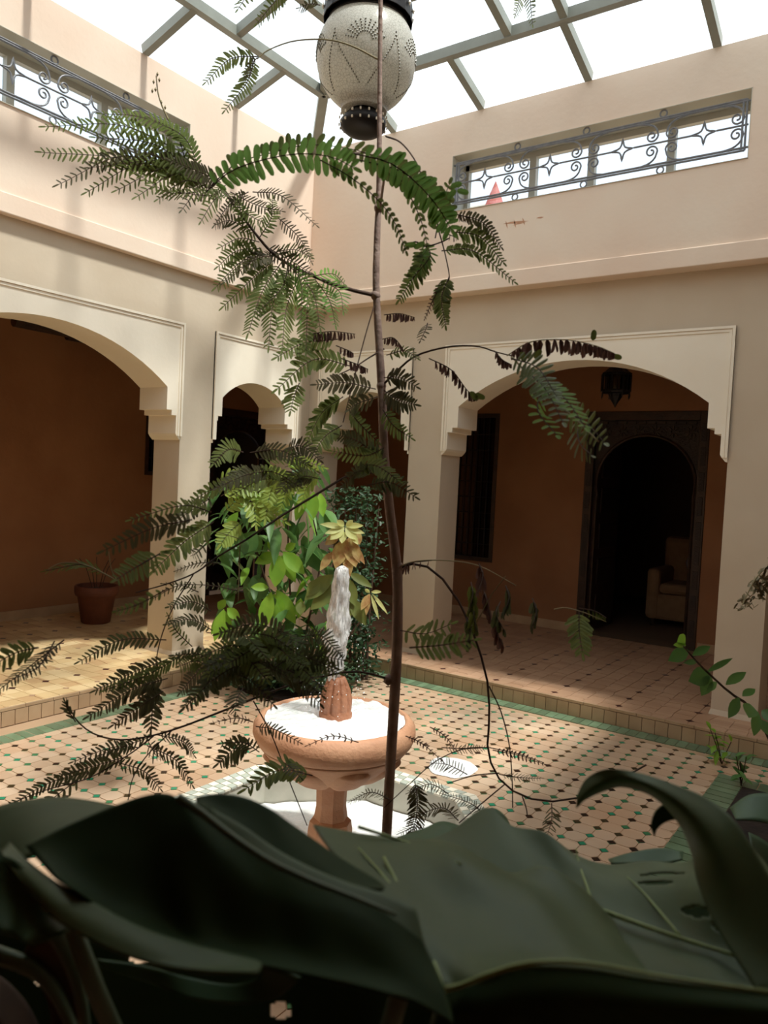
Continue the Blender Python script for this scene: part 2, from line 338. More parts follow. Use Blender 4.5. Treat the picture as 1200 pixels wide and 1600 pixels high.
# room behind the carved door
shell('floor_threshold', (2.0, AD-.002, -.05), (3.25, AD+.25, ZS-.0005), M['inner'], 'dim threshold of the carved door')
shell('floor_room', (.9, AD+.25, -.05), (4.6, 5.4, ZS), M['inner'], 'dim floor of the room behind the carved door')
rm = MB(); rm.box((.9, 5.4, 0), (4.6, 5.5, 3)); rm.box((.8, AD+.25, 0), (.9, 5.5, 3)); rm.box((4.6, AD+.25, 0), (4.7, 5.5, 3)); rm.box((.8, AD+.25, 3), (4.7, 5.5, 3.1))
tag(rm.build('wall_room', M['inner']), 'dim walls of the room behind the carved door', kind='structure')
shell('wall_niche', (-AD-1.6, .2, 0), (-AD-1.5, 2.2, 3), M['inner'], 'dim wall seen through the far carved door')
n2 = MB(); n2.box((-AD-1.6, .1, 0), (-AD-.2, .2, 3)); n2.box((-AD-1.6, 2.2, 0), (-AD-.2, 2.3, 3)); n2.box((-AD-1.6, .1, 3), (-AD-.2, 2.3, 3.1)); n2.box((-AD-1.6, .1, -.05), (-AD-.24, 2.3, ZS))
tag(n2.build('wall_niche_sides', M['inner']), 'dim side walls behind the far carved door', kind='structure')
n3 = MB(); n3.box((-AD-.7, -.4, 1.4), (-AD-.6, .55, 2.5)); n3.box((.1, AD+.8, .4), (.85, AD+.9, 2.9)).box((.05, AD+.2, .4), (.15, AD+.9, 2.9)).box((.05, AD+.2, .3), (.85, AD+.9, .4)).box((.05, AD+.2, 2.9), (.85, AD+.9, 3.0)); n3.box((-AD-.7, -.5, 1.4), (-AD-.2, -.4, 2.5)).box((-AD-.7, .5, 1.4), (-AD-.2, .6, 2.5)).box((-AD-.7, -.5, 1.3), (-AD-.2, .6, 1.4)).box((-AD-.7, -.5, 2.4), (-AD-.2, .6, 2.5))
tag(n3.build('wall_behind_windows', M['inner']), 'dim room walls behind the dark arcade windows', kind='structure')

# ---------------------------------------------------------------- floors
floor = MB().box((-.1, YE-.35, -.12), (XE+.3, .2, -.004)).build('floor', M['grout']); tag(floor, 'courtyard floor of beige octagon tiles with small green and dark squares', kind='structure')
FC = Vector((3.035, -3.262, 0)); RB = .775      # fountain centre and basin radius
SE = .389; GE = .53                             # step edge and outer edge of the green band
def in_view(p, mg=40):
    d = Vector(p)-CAM; z = d.dot(FW)
    if z < .3: return False
    u = 600+F_PX*d.dot(RT)/z; v = 800-F_PX*d.dot(UP)/z
    return -mg < u < 1200+mg and -mg < v < 1330
def blocked(x, y, m=.06):
    if x < GE+.03 or y > -GE-.03: return True
    dx, dy = abs(x-FC.x), abs(y-FC.y); ap = RB*math.cos(PI/8)
    if max(dx, dy, (dx+dy)/math.sqrt(2)) < ap+m*.3: return True
    if x > 4.06-.03 and -3.4 < y < -.83: return True
    return False
P = .104; c = .0235; g = .0017
octs = []; dots = []
nx, ny = int(XE/P), int(5.2/P)
for i in range(nx):
    for j in range(ny):
        x = .052+.0+i*P+.006; y = -(.02+j*P)-.012
        if not blocked(x, y): octs.append((x, y))
        if not blocked(x+P/2, y-P/2): dots.append((x+P/2, y-P/2))
def octagon(x, y, z1=0.0, z0=-.006, h=P/2-g, c=c):
    pts = [(-h+c, -h), (h-c, -h), (h, -h+c), (h, h-c), (h-c, h), (-h+c, h), (-h, h-c), (-h, -h+c)]
    n = 8; vs = [(x+a, y+b, z0) for a, b in pts] + [(x+a*.985, y+b*.985, z1) for a, b in pts]
    return vs, [tuple(range(8, 16))] + [(k, (k+1) % n, (k+1) % n+n, k+n) for k in range(n)]
def square(x, y, z1=.0005, z0=-.006, r=c-g*1.4):
    pts = [(r, 0), (0, r), (-r, 0), (0, -r)]
    return [(x+a, y+b, z0) for a, b in pts] + [(x+a*.97, y+b*.97, z1) for a, b in pts], [(4, 5, 6, 7)] + [(k, (k+1) % 4, (k+1) % 4+4, k+4) for k in range(4)]
def lay(lst, shape, m, parent, name, limit, jig=.0008):
    vis = sorted([p for p in lst if in_view((p[0], p[1], 0), 10)], key=lambda p: (p[0]-CAM.x)**2+(p[1]-CAM.y)**2)
    # those under the big leaves are not seen: start where the picture shows the floor
    vis = vis[:limit]; sv = set(vis)
    vs, fs = shape(0, 0); me = bpy.data.meshes.new(name); me.from_pydata(vs, [], fs); me.materials.append(m)
    for (x, y) in vis:
        o = bpy.data.objects.new(name, me); COL.objects.link(o); o.parent = parent
        o.location = (x, y, random.uniform(-jig, jig)); o.rotation_euler = (random.uniform(-.006, .006), random.uniform(-.006, .006), random.uniform(-.008, .008))
    r = MB()
    for p in lst:
        if p not in sv: r.add(*shape(p[0], p[1], z1=random.uniform(-jig, jig)))
    o = r.build(name, m, parent); o['kind'] = 'stuff'
lay(octs, octagon, M['octa'], floor, 'octagon_tile', 300)
lay(dots, square, M['dot'], floor, 'square_tile', 300)
# green band at the foot of both steps
def green_tile_mesh(a, b, d=.012):
    return MB().box((0, 0, -d), (a, b, 0))
gt = MB().box((0, 0, -.01), (.0605, GE-SE-.008, .002)); mesh_r = None
def copies(name, mb, m, parent, places, rot=0):
    me = bpy.data.meshes.new(name); me.from_pydata(mb.v, [], mb.f); me.materials.append(m)
    for p in places:
        o = bpy.data.objects.new(name, me); COL.objects.link(o); o.location = p[:3]; o.rotation_euler = (0, 0, (p[3] if len(p) > 3 else rot)); o.parent = parent
gb = MB().box((0, 0, -.01), (.0605, GE-SE-.006, .002))
copies('green_tile', gb, M['green'], floor, [(x*.065+.54, -GE, 0) for x in range(int((XE-.54)/.065))])
copies('green_tile', gb, M['green'], floor, [(GE, -.54-y*.065, 0, -PI/2) for y in range(-2, int((4.3)/.065))])
# pale joint strips beside the green band
# ---- arcade floors with risers
def arcade_floor(name, x0, x1, y0, y1, phx, phy, m, near, label):
    f = MB().box((x0, y0, -.05), (x1, y1, ZS-.004)).build(name, M['grout']); tag(f, label, kind='structure')
    Q = .242; kites = []; ds = []
    i0 = math.floor((x0-phx)/Q)-1; j0 = math.floor((y0-phy)/Q)-1
    for i in range(i0, i0+int((x1-x0)/Q)+3):
        for j in range(j0, j0+int((y1-y0)/Q)+3):
            dx, dy = phx+i*Q, phy+j*Q
            if x0+.02 < dx < x1-.02 and y0+.02 < dy < y1-.02 and name: ds.append((dx, dy, (i % 2 == 0)))
            cx, cy = dx+Q/2, dy+Q/2; rr = random.Random(i*91+j*7+3)
            ce = (cx+rr.uniform(-.03, .03), cy+rr.uniform(-.03, .03)); h = Q/2; k = .022
            for (a, b) in ((1, 1), (-1, 1), (-1, -1), (1, -1)):
                mx, my = (cx+a*h, cy+rr.uniform(-.0, .0)), (cx, cy+b*h)
                poly = [ce, mx, (cx+a*h, cy+b*(h-k)), (cx+a*(h-k), cy+b*h), my]
                if a*b < 0: poly = poly[::-1]
                poly = [(min(max(p[0], x0), x1), min(max(p[1], y0), y1)) for p in poly]
                ar = abs(sum(poly[q][0]*poly[(q+1) % 5][1]-poly[(q+1) % 5][0]*poly[q][1] for q in range(5)))
                if ar > .002: kites.append(poly)
    def kmesh(r, p):
        gx, gy = sum(q[0] for q in p)/len(p), sum(q[1] for q in p)/len(p); z = ZS+random.uniform(-.0006, .0006)
        vs = [(gx+(q[0]-gx)*.975, gy+(q[1]-gy)*.975, ZS-.006) for q in p] + [(gx+(q[0]-gx)*.965, gy+(q[1]-gy)*.965, z) for q in p]; n = len(p)
        r.add(vs, [tuple(range(n, 2*n))] + [(q, (q+1) % n, (q+1) % n+n, q+n) for q in range(n)])
    kites.sort(key=lambda p: 0 if in_view((p[0][0], p[0][1], ZS), 0) else 1)
    front = [p for p in kites if in_view((p[0][0], p[0][1], ZS), 0)]
    front.sort(key=lambda p: near(p[0])); fr = front[:290]; ids = set(id(p) for p in fr)
    for p in fr:
        r = MB(); kmesh(r, p); r.build('floor_tile', m, f)
    r = MB()
    for p in kites:
        if id(p) not in ids: kmesh(r, p)
    r.build('floor_tile', m, f)['kind'] = 'stuff'
    for (dx, dy, dark) in ds:
        if in_view((dx, dy, ZS), 0): MB().add(*square(dx, dy, ZS+.001, ZS-.006, .03 if dark else .022)).build('square_tile', M['dot2'] if dark else M['kite2'], f)
    return f
fl_r = arcade_floor('floor_arcade_right', .36, XO, -SE+.012, AD, 2.79, .19, M['kite2'], lambda p: (Vector((p[0], p[1]))-Vector((CAM.x, CAM.y))).length, 'raised arcade floor of rose beige tiles under the right arches')
fl_l = arcade_floor('floor_arcade_left', -AD, SE-.012, YO, -.40, -.472, -2.2, M['kite'], lambda p: (Vector((p[0], p[1]))-Vector((CAM.x, CAM.y))).length, 'raised arcade floor of cream tiles under the left arches')
cf = MB().box((-AD, -.40, -.05), (.36, AD, ZS)).build('floor_corner', M['kite2']); tag(cf, 'raised floor of the corner where the two arcades meet', kind='structure')
def run_tiles(name, parent, m, w, z0, z1, kind):
    rng = [k*w for k in range(int((XE-SE)/w)+1)] if kind == 'R' else [k*w for k in range(int((4.9-SE)/w)+1)]
    mb = MB().box((0, 0, 0), (w-.004, .018, z1-z0-.003)); me = bpy.data.meshes.new(name); me.from_pydata(mb.v, [], mb.f); me.materials.append(m)
    for k in rng:
        o = bpy.data.objects.new(name, me); COL.objects.link(o); o.parent = parent
        j = random.uniform(-.0015, .0015)
        if kind == 'R': o.location = (SE+k, -SE+j, z0)
        else: o.location = (SE+j, -SE-k, z0); o.rotation_euler = (0, 0, -PI/2); o.location.x = SE-0+j; o.scale = (1, -1, 1)
for (f, k) in ((fl_r, 'R'), (fl_l, 'L')):
    run_tiles('riser_tile', f, M['riser'], .088, .002, .098, k)
    run_tiles('nosing_tile', f, M['riser'], .19, .099, ZS+.002, k)
# skirting in the arcades
tag(MB().box((-AD, AD-.012, ZS), (2.0, AD, ZS+.09)).box((3.25, AD-.012, ZS), (XO, AD, ZS+.09)).build('baseboard_right', M['riser']), 'tiled skirting of the right arcade', kind='structure')
tag(MB().box((-AD, YO, ZS), (-AD+.012, .64, ZS+.09)).build('baseboard_left', M['riser']), 'tiled skirting of the left arcade', kind='structure')

# ---------------------------------------------------------------- skylight
SK = empty('ceiling', (0, 0, ZU)); tag(SK, 'pitched skylight of grey steel bars and clear panes over the courtyard', kind='structure')
SL = .3
x0s, y0s = FL, -FR; x1s, y1s = XE, YE
rings = [0, .53, 1.06, 1.62, 2.1]; HW = 2.43
def skz(d): return ZU+.02+SL*d
def bar(a, b, name, w=.062, h=.075):
    a, b = Vector(a), Vector(b); t = (b-a).normalized(); s = t.cross(Vector((0, 0, 1))).normalized()*w/2; n = s.cross(t).normalized()*h
    if n.z < 0: n = -n
    MB().hexa([a-s, b-s, b+s, a+s, a-s+n, b-s+n, b+s+n, a+s+n]).build(name, M['steel'], SK, fix=True)
cor = [(x0s, y0s, 1, -1), (x1s, y0s, -1, -1), (x1s, y1s, -1, 1), (x0s, y1s, 1, 1)]
for (cx, cy, sx, sy) in cor: bar((cx, cy, skz(0)), (cx+sx*HW, cy+sy*HW, skz(HW)), 'hip_rafter', .08, .09)
bar((x0s+HW, y0s-HW, skz(HW)), (x1s-HW, y0s-HW, skz(HW)), 'ridge_bar', .08, .09)
for d in rings[1:]:
    p = [(x0s+d, y0s-d), (x1s-d, y0s-d), (x1s-d, y1s+d), (x0s+d, y1s+d)]
    for k in range(4): bar((*p[k], skz(d)), (*p[(k+1) % 4], skz(d)), 'purlin')
def panes(side):
    # along-coordinate rafters by row; s measured from the corner for right (x) and left (-y)
    rows = {'R': [[.95, 1.81, 2.71, 3.61, 4.51], [1.40, 2.31, 2.73, 3.61], [1.9, 2.7, 3.5], [2.7]],
            'L': [[1.15, 2.07, 2.97, 3.87], [1.68, 2.6, 3.5], [2.1, 3.0], [2.55]]}
    rows['r'] = rows['R']; rows['l'] = rows['L']
    L_ = (XE-x0s) if side in 'Rr' else (5.0-FR)
    b0 = x0s if side in 'Rr' else FR
    for ri in range(4):
        d0, d1 = rings[ri], rings[ri+1]
        S = rows[side][ri]
        def pt(s, d):
            if side == 'R': return (s, y0s-d, skz(d))
            if side == 'r': return (s, y1s+d, skz(d))
            if side == 'L': return (x0s+d, -s, skz(d))
            return (x1s-d, -s, skz(d))
        for s in S: bar(pt(s, d0), pt(s, d1), 'rafter', .055, .07)
        e = [(b0+d0, b0+d1)] + [(s, s) for s in S] + [(b0+L_-d0, b0+L_-d1)]
        for k in range(len(e)-1):
            q = [pt(e[k][0], d0), pt(e[k+1][0], d0), pt(e[k+1][1], d1), pt(e[k][1], d1)]
            q = [Vector(v)+Vector((0, 0, .085)) for v in q]
            MB().hexa(q+[v+Vector((0, 0, .008)) for v in q]).build('pane', M['glass'], SK)
for s_ in 'RLrl': panes(s_)
dd = rings[-1]; ax, ay = x0s+HW, y0s-HW
tops = [[(x0s+dd, y0s-dd), (x1s-dd, y0s-dd), (x1s-HW, ay), (ax, ay)], [(x0s+dd, y1s+dd), (x1s-dd, y1s+dd), (x1s-HW, y1s+HW), (ax, y1s+HW)]]
tops += [[(x0s+dd, y0s-dd), (x0s+dd, y1s+dd), (ax, y1s+HW)], [(x1s-dd, y0s-dd), (x1s-dd, y1s+dd), (x1s-HW, y1s+HW)]]
for t in tops:
    q = [Vector((x, y, skz(dd) + (.085 if i < 2 else .085+SL*(HW-dd)))) for i, (x, y) in enumerate(t)]; n = len(q)
    MB().add(q+[v+Vector((0, 0, .008)) for v in q], [tuple(range(n)), tuple(range(n, 2*n))]).build('pane', M['glass'], SK)
cb = MB()
for a, b in (((x0s-.32, y0s+.015, ZU), (x1s+.3, y0s+.3, ZU+.03)), ((x0s-.32, y1s-.3, ZU), (x0s-.015, y0s+.3, ZU+.03)), ((x1s, y1s-.3, ZU), (x1s+.3, y0s+.3, ZU+.09)), ((x0s-.32, y1s-.3, ZU), (x1s+.3, y1s, ZU+.09))): cb.box(a, b)
cb.build('kerb', M['upper'], SK)

# ---------------------------------------------------------------- high windows with wrought iron
def spiral(cx, cz, r, a0, turns, ccw=1, n=22):
    return [(cx+r*(1-.78*i/n)*math.cos(a0+ccw*turns*2*PI*i/n), cz+r*(1-.78*i/n)*math.sin(a0+ccw*turns*2*PI*i/n)) for i in range(n+1)]
def high_window(name, mp, fo, s0, s1, mull, label):
    W = empty(name, mp((s0+s1)/2, 3.897, 0)); tag(W, label, kind='structure')
    zb, zt = 3.897, 4.358; ob = fo-.015-.22
    fr = MB(); fw = .035
    fr.box(mp(s0, zb, ob-.05), mp(s0+fw, zt, ob)); fr.box(mp(s1-fw, zb, ob-.05), mp(s1, zt, ob)); fr.box(mp(s0, zt-.05, ob-.05), mp(s1, zt, ob)); fr.box(mp(s0, zb, ob-.05), mp(s1, zb+.018, ob))
    fr.build('window_frame', M['alu'], W)
    e = [s0+fw] + [m for m in mull] + [s1-fw]
    for m_ in mull: MB().box(mp(m_-.028, zb+.018, ob-.045), mp(m_+.028, zt-.05, ob+.008)).build('mullion', M['alu'], W)
    for k in range(len(e)-1): MB().box(mp(e[k], zb+.01, ob-.03), mp(e[k+1], zt-.04, ob-.026)).build('pane', M['wglass'], W)
    # grille
    G = empty('grille', mp((s0+s1)/2, zb, 0)); G.parent = W; G.matrix_parent_inverse = W.matrix_world.inverted(); tag(G, 'wrought iron grille with scrolls, rings and stars')
    og = fo-.035; r = .0078
    g0, g1 = s0+.03, s1-.03; zr0, zr1, zm = 3.98, 4.285, 4.13
    def t3(pts): return [mp(a, b, og) for a, b in pts]
    for z in (zr0, zr0-.018, zr1, zr1+.014): MB().tube(t3([(g0, z), (g1, z)]), r, 6).build('rail', M['iron'], G)
    for x in (g0, g0+.022, g1, g1-.022): MB().tube(t3([(x, zr0-.018), (x, zr1+.014)]), r, 6).build('post', M['iron'], G)
    for x in (g0, g1):
        for z in (zr0, zr1): MB().tube(t3([(x, z), (x+(-.03 if x == g0 else .03), z)]), r, 6).build('fixing_bar', M['iron'], G)
    nb = 4; pw = (s1-s0-.03)/nb; base = s0+.015
    for b in range(nb):
        c0 = base+(b+.5)*pw; h = .082
        st = []
        cor4 = [(c0-h, zm), (c0, zm+h), (c0+h, zm), (c0, zm-h)]
        for k in range(4):
            p, q = cor4[k], cor4[(k+1) % 4]; mid = ((p[0]+q[0])/2, (p[1]+q[1])/2); mm = (c0+(mid[0]-c0)*.45, zm+(mid[1]-zm)*.45)
            st += [tuple(x) for x in cr([p, mm, q], 7)][:-1]
        MB().tube(t3([(x[0], x[1]) for x in st]+[cor4[0]]), r*.85, 6).build('star', M['iron'], G)
        for sgn in (-1, 1):
            MB().tube(t3([(c0+sgn*h, zm), (c0+sgn*pw*.5, zm)]), r*.85, 6).build('cross_bar', M['iron'], G)
    for b in range(nb+1):
        c0 = base+b*pw
        for sx in (-1, 1):
            if (b == 0 and sx < 0) or (b == nb and sx > 0): continue
            for sz in (-1, 1):
                # scroll: leaves the rail, swells to the middle line and curls
                zc = zm+sz*.055; cx = c0+sx*.072
                sp = spiral(cx, zc, .044, 0 if sx < 0 else PI, 1.3, sx*sz)
                lead = [(c0+sx*.17, zm+sz*.152), (c0+sx*.09, zm+sz*.138), (c0+sx*.045, zm+sz*.105)]
                path = [tuple(x) for x in cr([Vector(p) for p in lead]+[Vector(sp[0])], 8)][:-1]+sp
                MB().tube(t3([(p[0], p[1]) for p in path]), r*.85, 6).build('scroll', M['iron'], G)
        if 0 < b < nb:
            for z in (zr1+.042, zr0-.046):
                MB().tube(t3([(c0+.024*math.cos(q*PI/8), z+.024*math.sin(q*PI/8)) for q in range(17)]), r*.8, 6).build('ring', M['iron'], G)
    # outer liner
    ln = MB(); lw = .012
    ln.box(mp(s0, zb, og-.2), mp(s0+.004, zt, fo-.01)); ln.box(mp(s1-.004, zb, og-.2), mp(s1, zt, fo-.01)); ln.box(mp(s0, zt-.004, og-.2), mp(s1, zt, fo-.01)); ln.box(mp(s0, zb, og-.2), mp(s1, zb+.004, fo-.006))
    ln.build('reveal', M['alu'], W)
high_window('window_1', mapR, FR, 1.561, 3.847, [2.19, 2.68, 3.28], 'long high window with iron scroll grille in the right wall')
high_window('window_2', mapL, FL, 1.62, 3.9, [2.24, 2.95, 3.4], 'long high window with iron scroll grille in the left wall')

# ---------------------------------------------------------------- carved doors and dark windows
def carved_door(name, mp, s0, s1, z1, label):
    D = empty(name, mp((s0+s1)/2, ZS, 0)); tag(D, label, kind='structure')
    w = s1-s0; c0 = (s0+s1)/2; zsp = 1.66; R = w*.41; zc = zsp+.06
    # horseshoe opening
    arc = [(c0+R*math.cos(PI*1.08-(PI*1.16)*k/24), zc+R*math.sin(PI*1.08-(PI*1.16)*k/24)) for k in range(25)]
    j = R*.985
    out = [(s0+.09, ZS), (c0-j, ZS), (c0-j, zsp-.1)] + arc + [(c0+j, zsp-.1), (c0+j, ZS), (s1-.09, ZS), (s1-.09, z1-.09), (s0+.09, z1-.09)]
    MB().prism(out, mp, -.12, -.05).build('arch_board', M['wood'], D, fix=True)
    MB().box(mp(s0, ZS, -.14), mp(s0+.09, z1, .012)).build('door_post', M['wood2'], D, bevel=.006)
    MB().box(mp(s1-.09, ZS, -.14), mp(s1, z1, .012)).build('door_post', M['wood2'], D, bevel=.006)
    MB().box(mp(s0+.09, z1-.09, -.14), mp(s1-.09, z1, .012)).build('lintel', M['wood2'], D, bevel=.006)
    rim = MB(); rim.tube([mp(a, b, -.045) for a, b in [(c0-j, ZS), (c0-j, zsp-.1)]+arc+[(c0+j, zsp-.1), (c0+j, ZS)]], .016, 6); rim.build('arch_bead', M['wood2'], D)
    for k in range(6):   # carved rosettes over the arch
        x = s0+.18+(w-.36)*k/5; z = z1-.2
        if abs(x-c0) < w*.0 : continue
        ro = MB()
        for q in range(8):
            a = q*PI/4; ro.hexa([mp(x+math.cos(a+t)*rr, z+math.sin(a+t)*rr, o) for o in (-.052, -.035) for (t, rr) in ((-.3, .02), (-.12, .06), (.12, .06), (.3, .02))])
        ro.build('rosette', M['wood2'], D, fix=True)
    for k in range(10):
        x = s0+.12+(w-.24)*(k+.5)/10
        MB().box(mp(x-.035, z1-.125, -.05), mp(x+.035, z1-.1, -.03)).build('carved_block', M['wood2'], D)
    for sx in (s0+.02, s1-.07):
        for k in range(9):
            MB().box(mp(sx, ZS+.12+k*.24, .012), mp(sx+.05, ZS+.30+k*.24, .020)).build('post_panel', M['wood'], D, bevel=.003)
    return D, c0, j
D1, dc, dj = carved_door('door_1', lambda s, z, o: (s, AD-o, z), 2.018, 3.234, 2.456, 'dark carved wooden door surround with a horseshoe arch in the right arcade')
# open leaf of that door, folded back into the room
lf = MB().box((dc-dj-.05, AD+.14, ZS+.01), (dc-dj-.01, AD+.14+.72, 2.2)).build('door_leaf', M['wood2'], D1, bevel=.004)
for k in range(5):
    MB().box((dc-dj-.012, AD+.22, .25+k*.38), (dc-dj+.006, AD+.78, .52+k*.38)).build('leaf_panel', M['wood'], lf, bevel=.006)
carved_door('door_2', lambda s, z, o: (-AD+o, s, z), .66, 1.75, 2.42, 'dark carved door surround at the back of the left arcade, seen through the small arch')
def lattice_window(name, mp, s0, s1, z0, z1, label, step=.075):
    W = empty(name, mp((s0+s1)/2, z0, 0)); tag(W, label, kind='structure')
    f = MB(); t = .045
    f.box(mp(s0, z0, -.06), mp(s0+t, z1, .01)); f.box(mp(s1-t, z0, -.06), mp(s1, z1, .01)); f.box(mp(s0+t, z0, -.06), mp(s1-t, z0+t, .01)); f.box(mp(s0+t, z1-t, -.06), mp(s1-t, z1, .01))
    f.build('window_frame', M['wood2'], W)
    x = s0+t+step
    while x < s1-t-.02: MB().tube([mp(x, z0+t, -.03), mp(x, z1-t, -.03)], .006, 6).build('lattice_bar', M['black'], W); x += step
    z = z0+t+step*2
    while z < z1-t-.02: MB().tube([mp(s0+t, z, -.03), mp(s1-t, z, -.03)], .006, 6).build('lattice_bar', M['black'], W); z += step*2.4
    MB().box(mp(s0+t, z0+t, -.055), mp(s1-t, z1-t, -.05)).build('pane', M['dglass'], W)
lattice_window('window_3', lambda s, z, o: (s, AD-o, z), .36, .992, .756, 2.447, 'tall dark barred window left of the carved door')
lattice_window('window_4', lambda s, z, o: (-AD+o, s, z), -.265, .45, 1.56, 2.24, 'small dark window on the back wall of the left arcade')
#__MORE__
# ================================================================ THINGS
# ---------------------------------------------------------------- basin and fountain
BS = empty('fountain_basin', (FC.x, FC.y, 0)); tag(BS, 'octagonal floor basin with white and grey tiled rim around the fountain', 'basin')
def octp(r, z): return [(FC.x+r*math.cos(PI/8+k*PI/4), FC.y+r*math.sin(PI/8+k*PI/4), z) for k in range(8)]
RI = RB-.13; HZ = .20
sh = MB(); a, b, c_, d = octp(RB-.012, -.02), octp(RB-.012, HZ-.008), octp(RI+.012, HZ-.008), octp(RI+.012, -.02)
v = a+b+c_+d
sh.add(v, [(k, (k+1) % 8, (k+1) % 8+8, k+8) for k in range(8)] + [(k+8, (k+1) % 8+8, (k+1) % 8+16, k+16) for k in range(8)] + [(k+16, (k+1) % 8+16, (k+1) % 8+24, k+24) for k in range(8)])
sh.build('rim_core', M['basin'], BS)
MB().add(octp(RI+.02, .004)+octp(RI+.02, -.03), [tuple(range(8)), tuple(range(8, 16))]).build('basin_floor', M['basin'], BS)
# rim tiles: two rows of skewed squares on top, one row on the outside, one inside
for k in range(8):
    def P_(r, t, z):
        p, q = Vector(octp(r, z)[k]), Vector(octp(r, z)[(k+1) % 8]); return p.lerp(q, t)
    n = 13
    for row in range(3):
        r0, r1 = RB-.003-row*.042, RB-.003-(row+1)*.042
        for i in range(n):
            t0, t1 = i/n+.004, (i+1)/n-.004; sk = 0
            q = [P_(r0-.001, t0, HZ), P_(r0-.001, t1, HZ), P_(r1+.002, t1, HZ), P_(r1+.002, t0, HZ)]
            q2 = [x-Vector((0, 0, .009)) for x in q]
            if k in (0, 1, 2, 3, 4): MB().hexa(q2+q).build('rim_tile', M['palegrey'] if (i+row) % 2 else M['pale'], BS)
            else:
                if row == 0 and i == 0: far = MB()
                far.hexa(q2+q)
                if row == 2 and i == n-1: far.build('rim_tile', M['pale'], BS)['kind'] = 'stuff'
    ot = MB()
    for i in range(n):
        for (r, m0) in ((RB, 1),):
            t0, t1 = i/n+.004, (i+1)/n-.004
            q = [P_(r, t0, .0), P_(r, t1, .0), P_(r-.01*m0, t1, .0), P_(r-.01*m0, t0, .0)]
            ot.hexa(q+[x+Vector((0, 0, HZ-.012)) for x in q])
    o = ot.build('side_tile', M['pale'], BS); o['kind'] = 'stuff'
# water in the basin, ruffled and foamy, its bright reflections painted white
def ripple(rad, z, amp, seg=96, rings_=34, lump=None):
    mb = MB(); o = [(FC.x, FC.y, z)]; 
    for i in range(1, rings_+1):
        for k in range(seg):
            q = 2*PI*k/seg
            R_ = rad(q)*i/rings_; x, y = FC.x+R_*math.cos(q), FC.y+R_*math.sin(q)
            h = noise.noise(Vector((x*22, y*22, z*9)))*amp + noise.noise(Vector((x*60, y*60, 4)))*amp*.5 + (lump(i/rings_, q) if lump else 0)
            o.append((x, y, z+h))
    f = [(0, 1+k, 1+(k+1) % seg) for k in range(seg)]
    for i in range(rings_-1):
        for k in range(seg):
            a = 1+i*seg; f.append((a+k, a+seg+k, a+seg+(k+1) % seg, a+(k+1) % seg))
    return mb.add(o, f)
ap = (RI+.005)*math.cos(PI/8)
water = ripple(lambda q: ap/max(math.cos(((q+PI/8) % (PI/4))-PI/8), .5), .055, .012).build('basin_water', M['foam_glare'], smooth=True)
tag(water, 'foaming water filling the octagonal basin, reflections painted white', 'water')
FT = empty('fountain', (FC.x, FC.y, .0)); tag(FT, 'terracotta pedestal fountain with a wide lobed bowl', 'fountain')
MB().lathe([(.13, .0), (.13, .05), (.115, .07)], FC, 8, None).build('foot', M['terracotta'], FT, bevel=.006)
MB().lathe([(.095, .07), (.092, .20), (.086, .235), (.070, .25), (.062, .30), (.064, .38), (.072, .425)], FC, 8).build('pedestal', M['terracotta'], FT)
BPR = [(.068, .415), (.125, .424), (.185, .450), (.235, .485), (.272, .522), (.296, .55), (.308, .565)]
MB().lathe(BPR, FC, 64).build('bowl_body', M['terracotta'], FT, smooth=True)
def body(t):
    x = t*(len(BPR)-1); k = min(int(x), len(BPR)-2); f = x-k
    return BPR[k][0]*(1-f)+BPR[k+1][0]*f, BPR[k][1]*(1-f)+BPR[k+1][1]*f
for k in range(8):    # broad lotus petals hugging the lower bowl
    q0 = k*PI/4+.2; mb = MB(); NR, NCc = 12, 13
    for i in range(NR+1):
        t = i/NR*.78; r, z = body(t)
        hw = .40*min(1, math.sqrt(max(0, 1-(max(0, i/NR-.35)/.65)**2)))
        for j in range(NCc):
            s_ = (j-NCc//2)/(NCc//2); o_ = .020*(1-abs(s_)**3)*(1 if i < NR else 0)-.004
            q = q0+s_*hw; mb.v.append((FC.x+(r+o_*.7)*math.cos(q), FC.y+(r+o_*.7)*math.sin(q), z-o_*.7))
    mb.f = [(i*NCc+j, i*NCc+j+1, (i+1)*NCc+j+1, (i+1)*NCc+j) for i in range(NR) for j in range(NCc-1)]
    mb.build('petal', M['terracotta'], FT, smooth=True)
MB().lathe([(.25, .535), (.300, .556), (.320, .580), (.332, .61), (.330, .64), (.315, .662), (.298, .672), (.290, .668), (.284, .655), (.275, .62), (.2, .6), (.02, .6)], FC, 64).build('bowl', M['terracotta'], FT, smooth=True)
def flute(q, i): return 1-.16*abs(math.cos(q*5))**8 if 4 <= i <= 9 else 1
FN = MB().lathe([(.055, .60), (.068, .655), (.068, .685), (.062, .692), (.066, .705), (.067, .74), (.058, .78), (.044, .812), (.034, .832), (.024, .836), (.022, .82)], FC, 100, flute).build('finial', M['finial'], FT, smooth=True)
bw = ripple(lambda q: .286, .664, .010, 96, 30, lambda t, q: .018*max(0, math.sin(t*PI*1.05))*(.6+.4*noise.noise(Vector((math.cos(q)*2, math.sin(q)*2, 1))))).build('bowl_water', M['foam_glare'], smooth=True)
tag(bw, 'white frothing water brimming in the fountain bowl', 'water')
jt = MB(); zz0, zz1, NJ, SG = .82, 1.29, 40, 28; vs = []
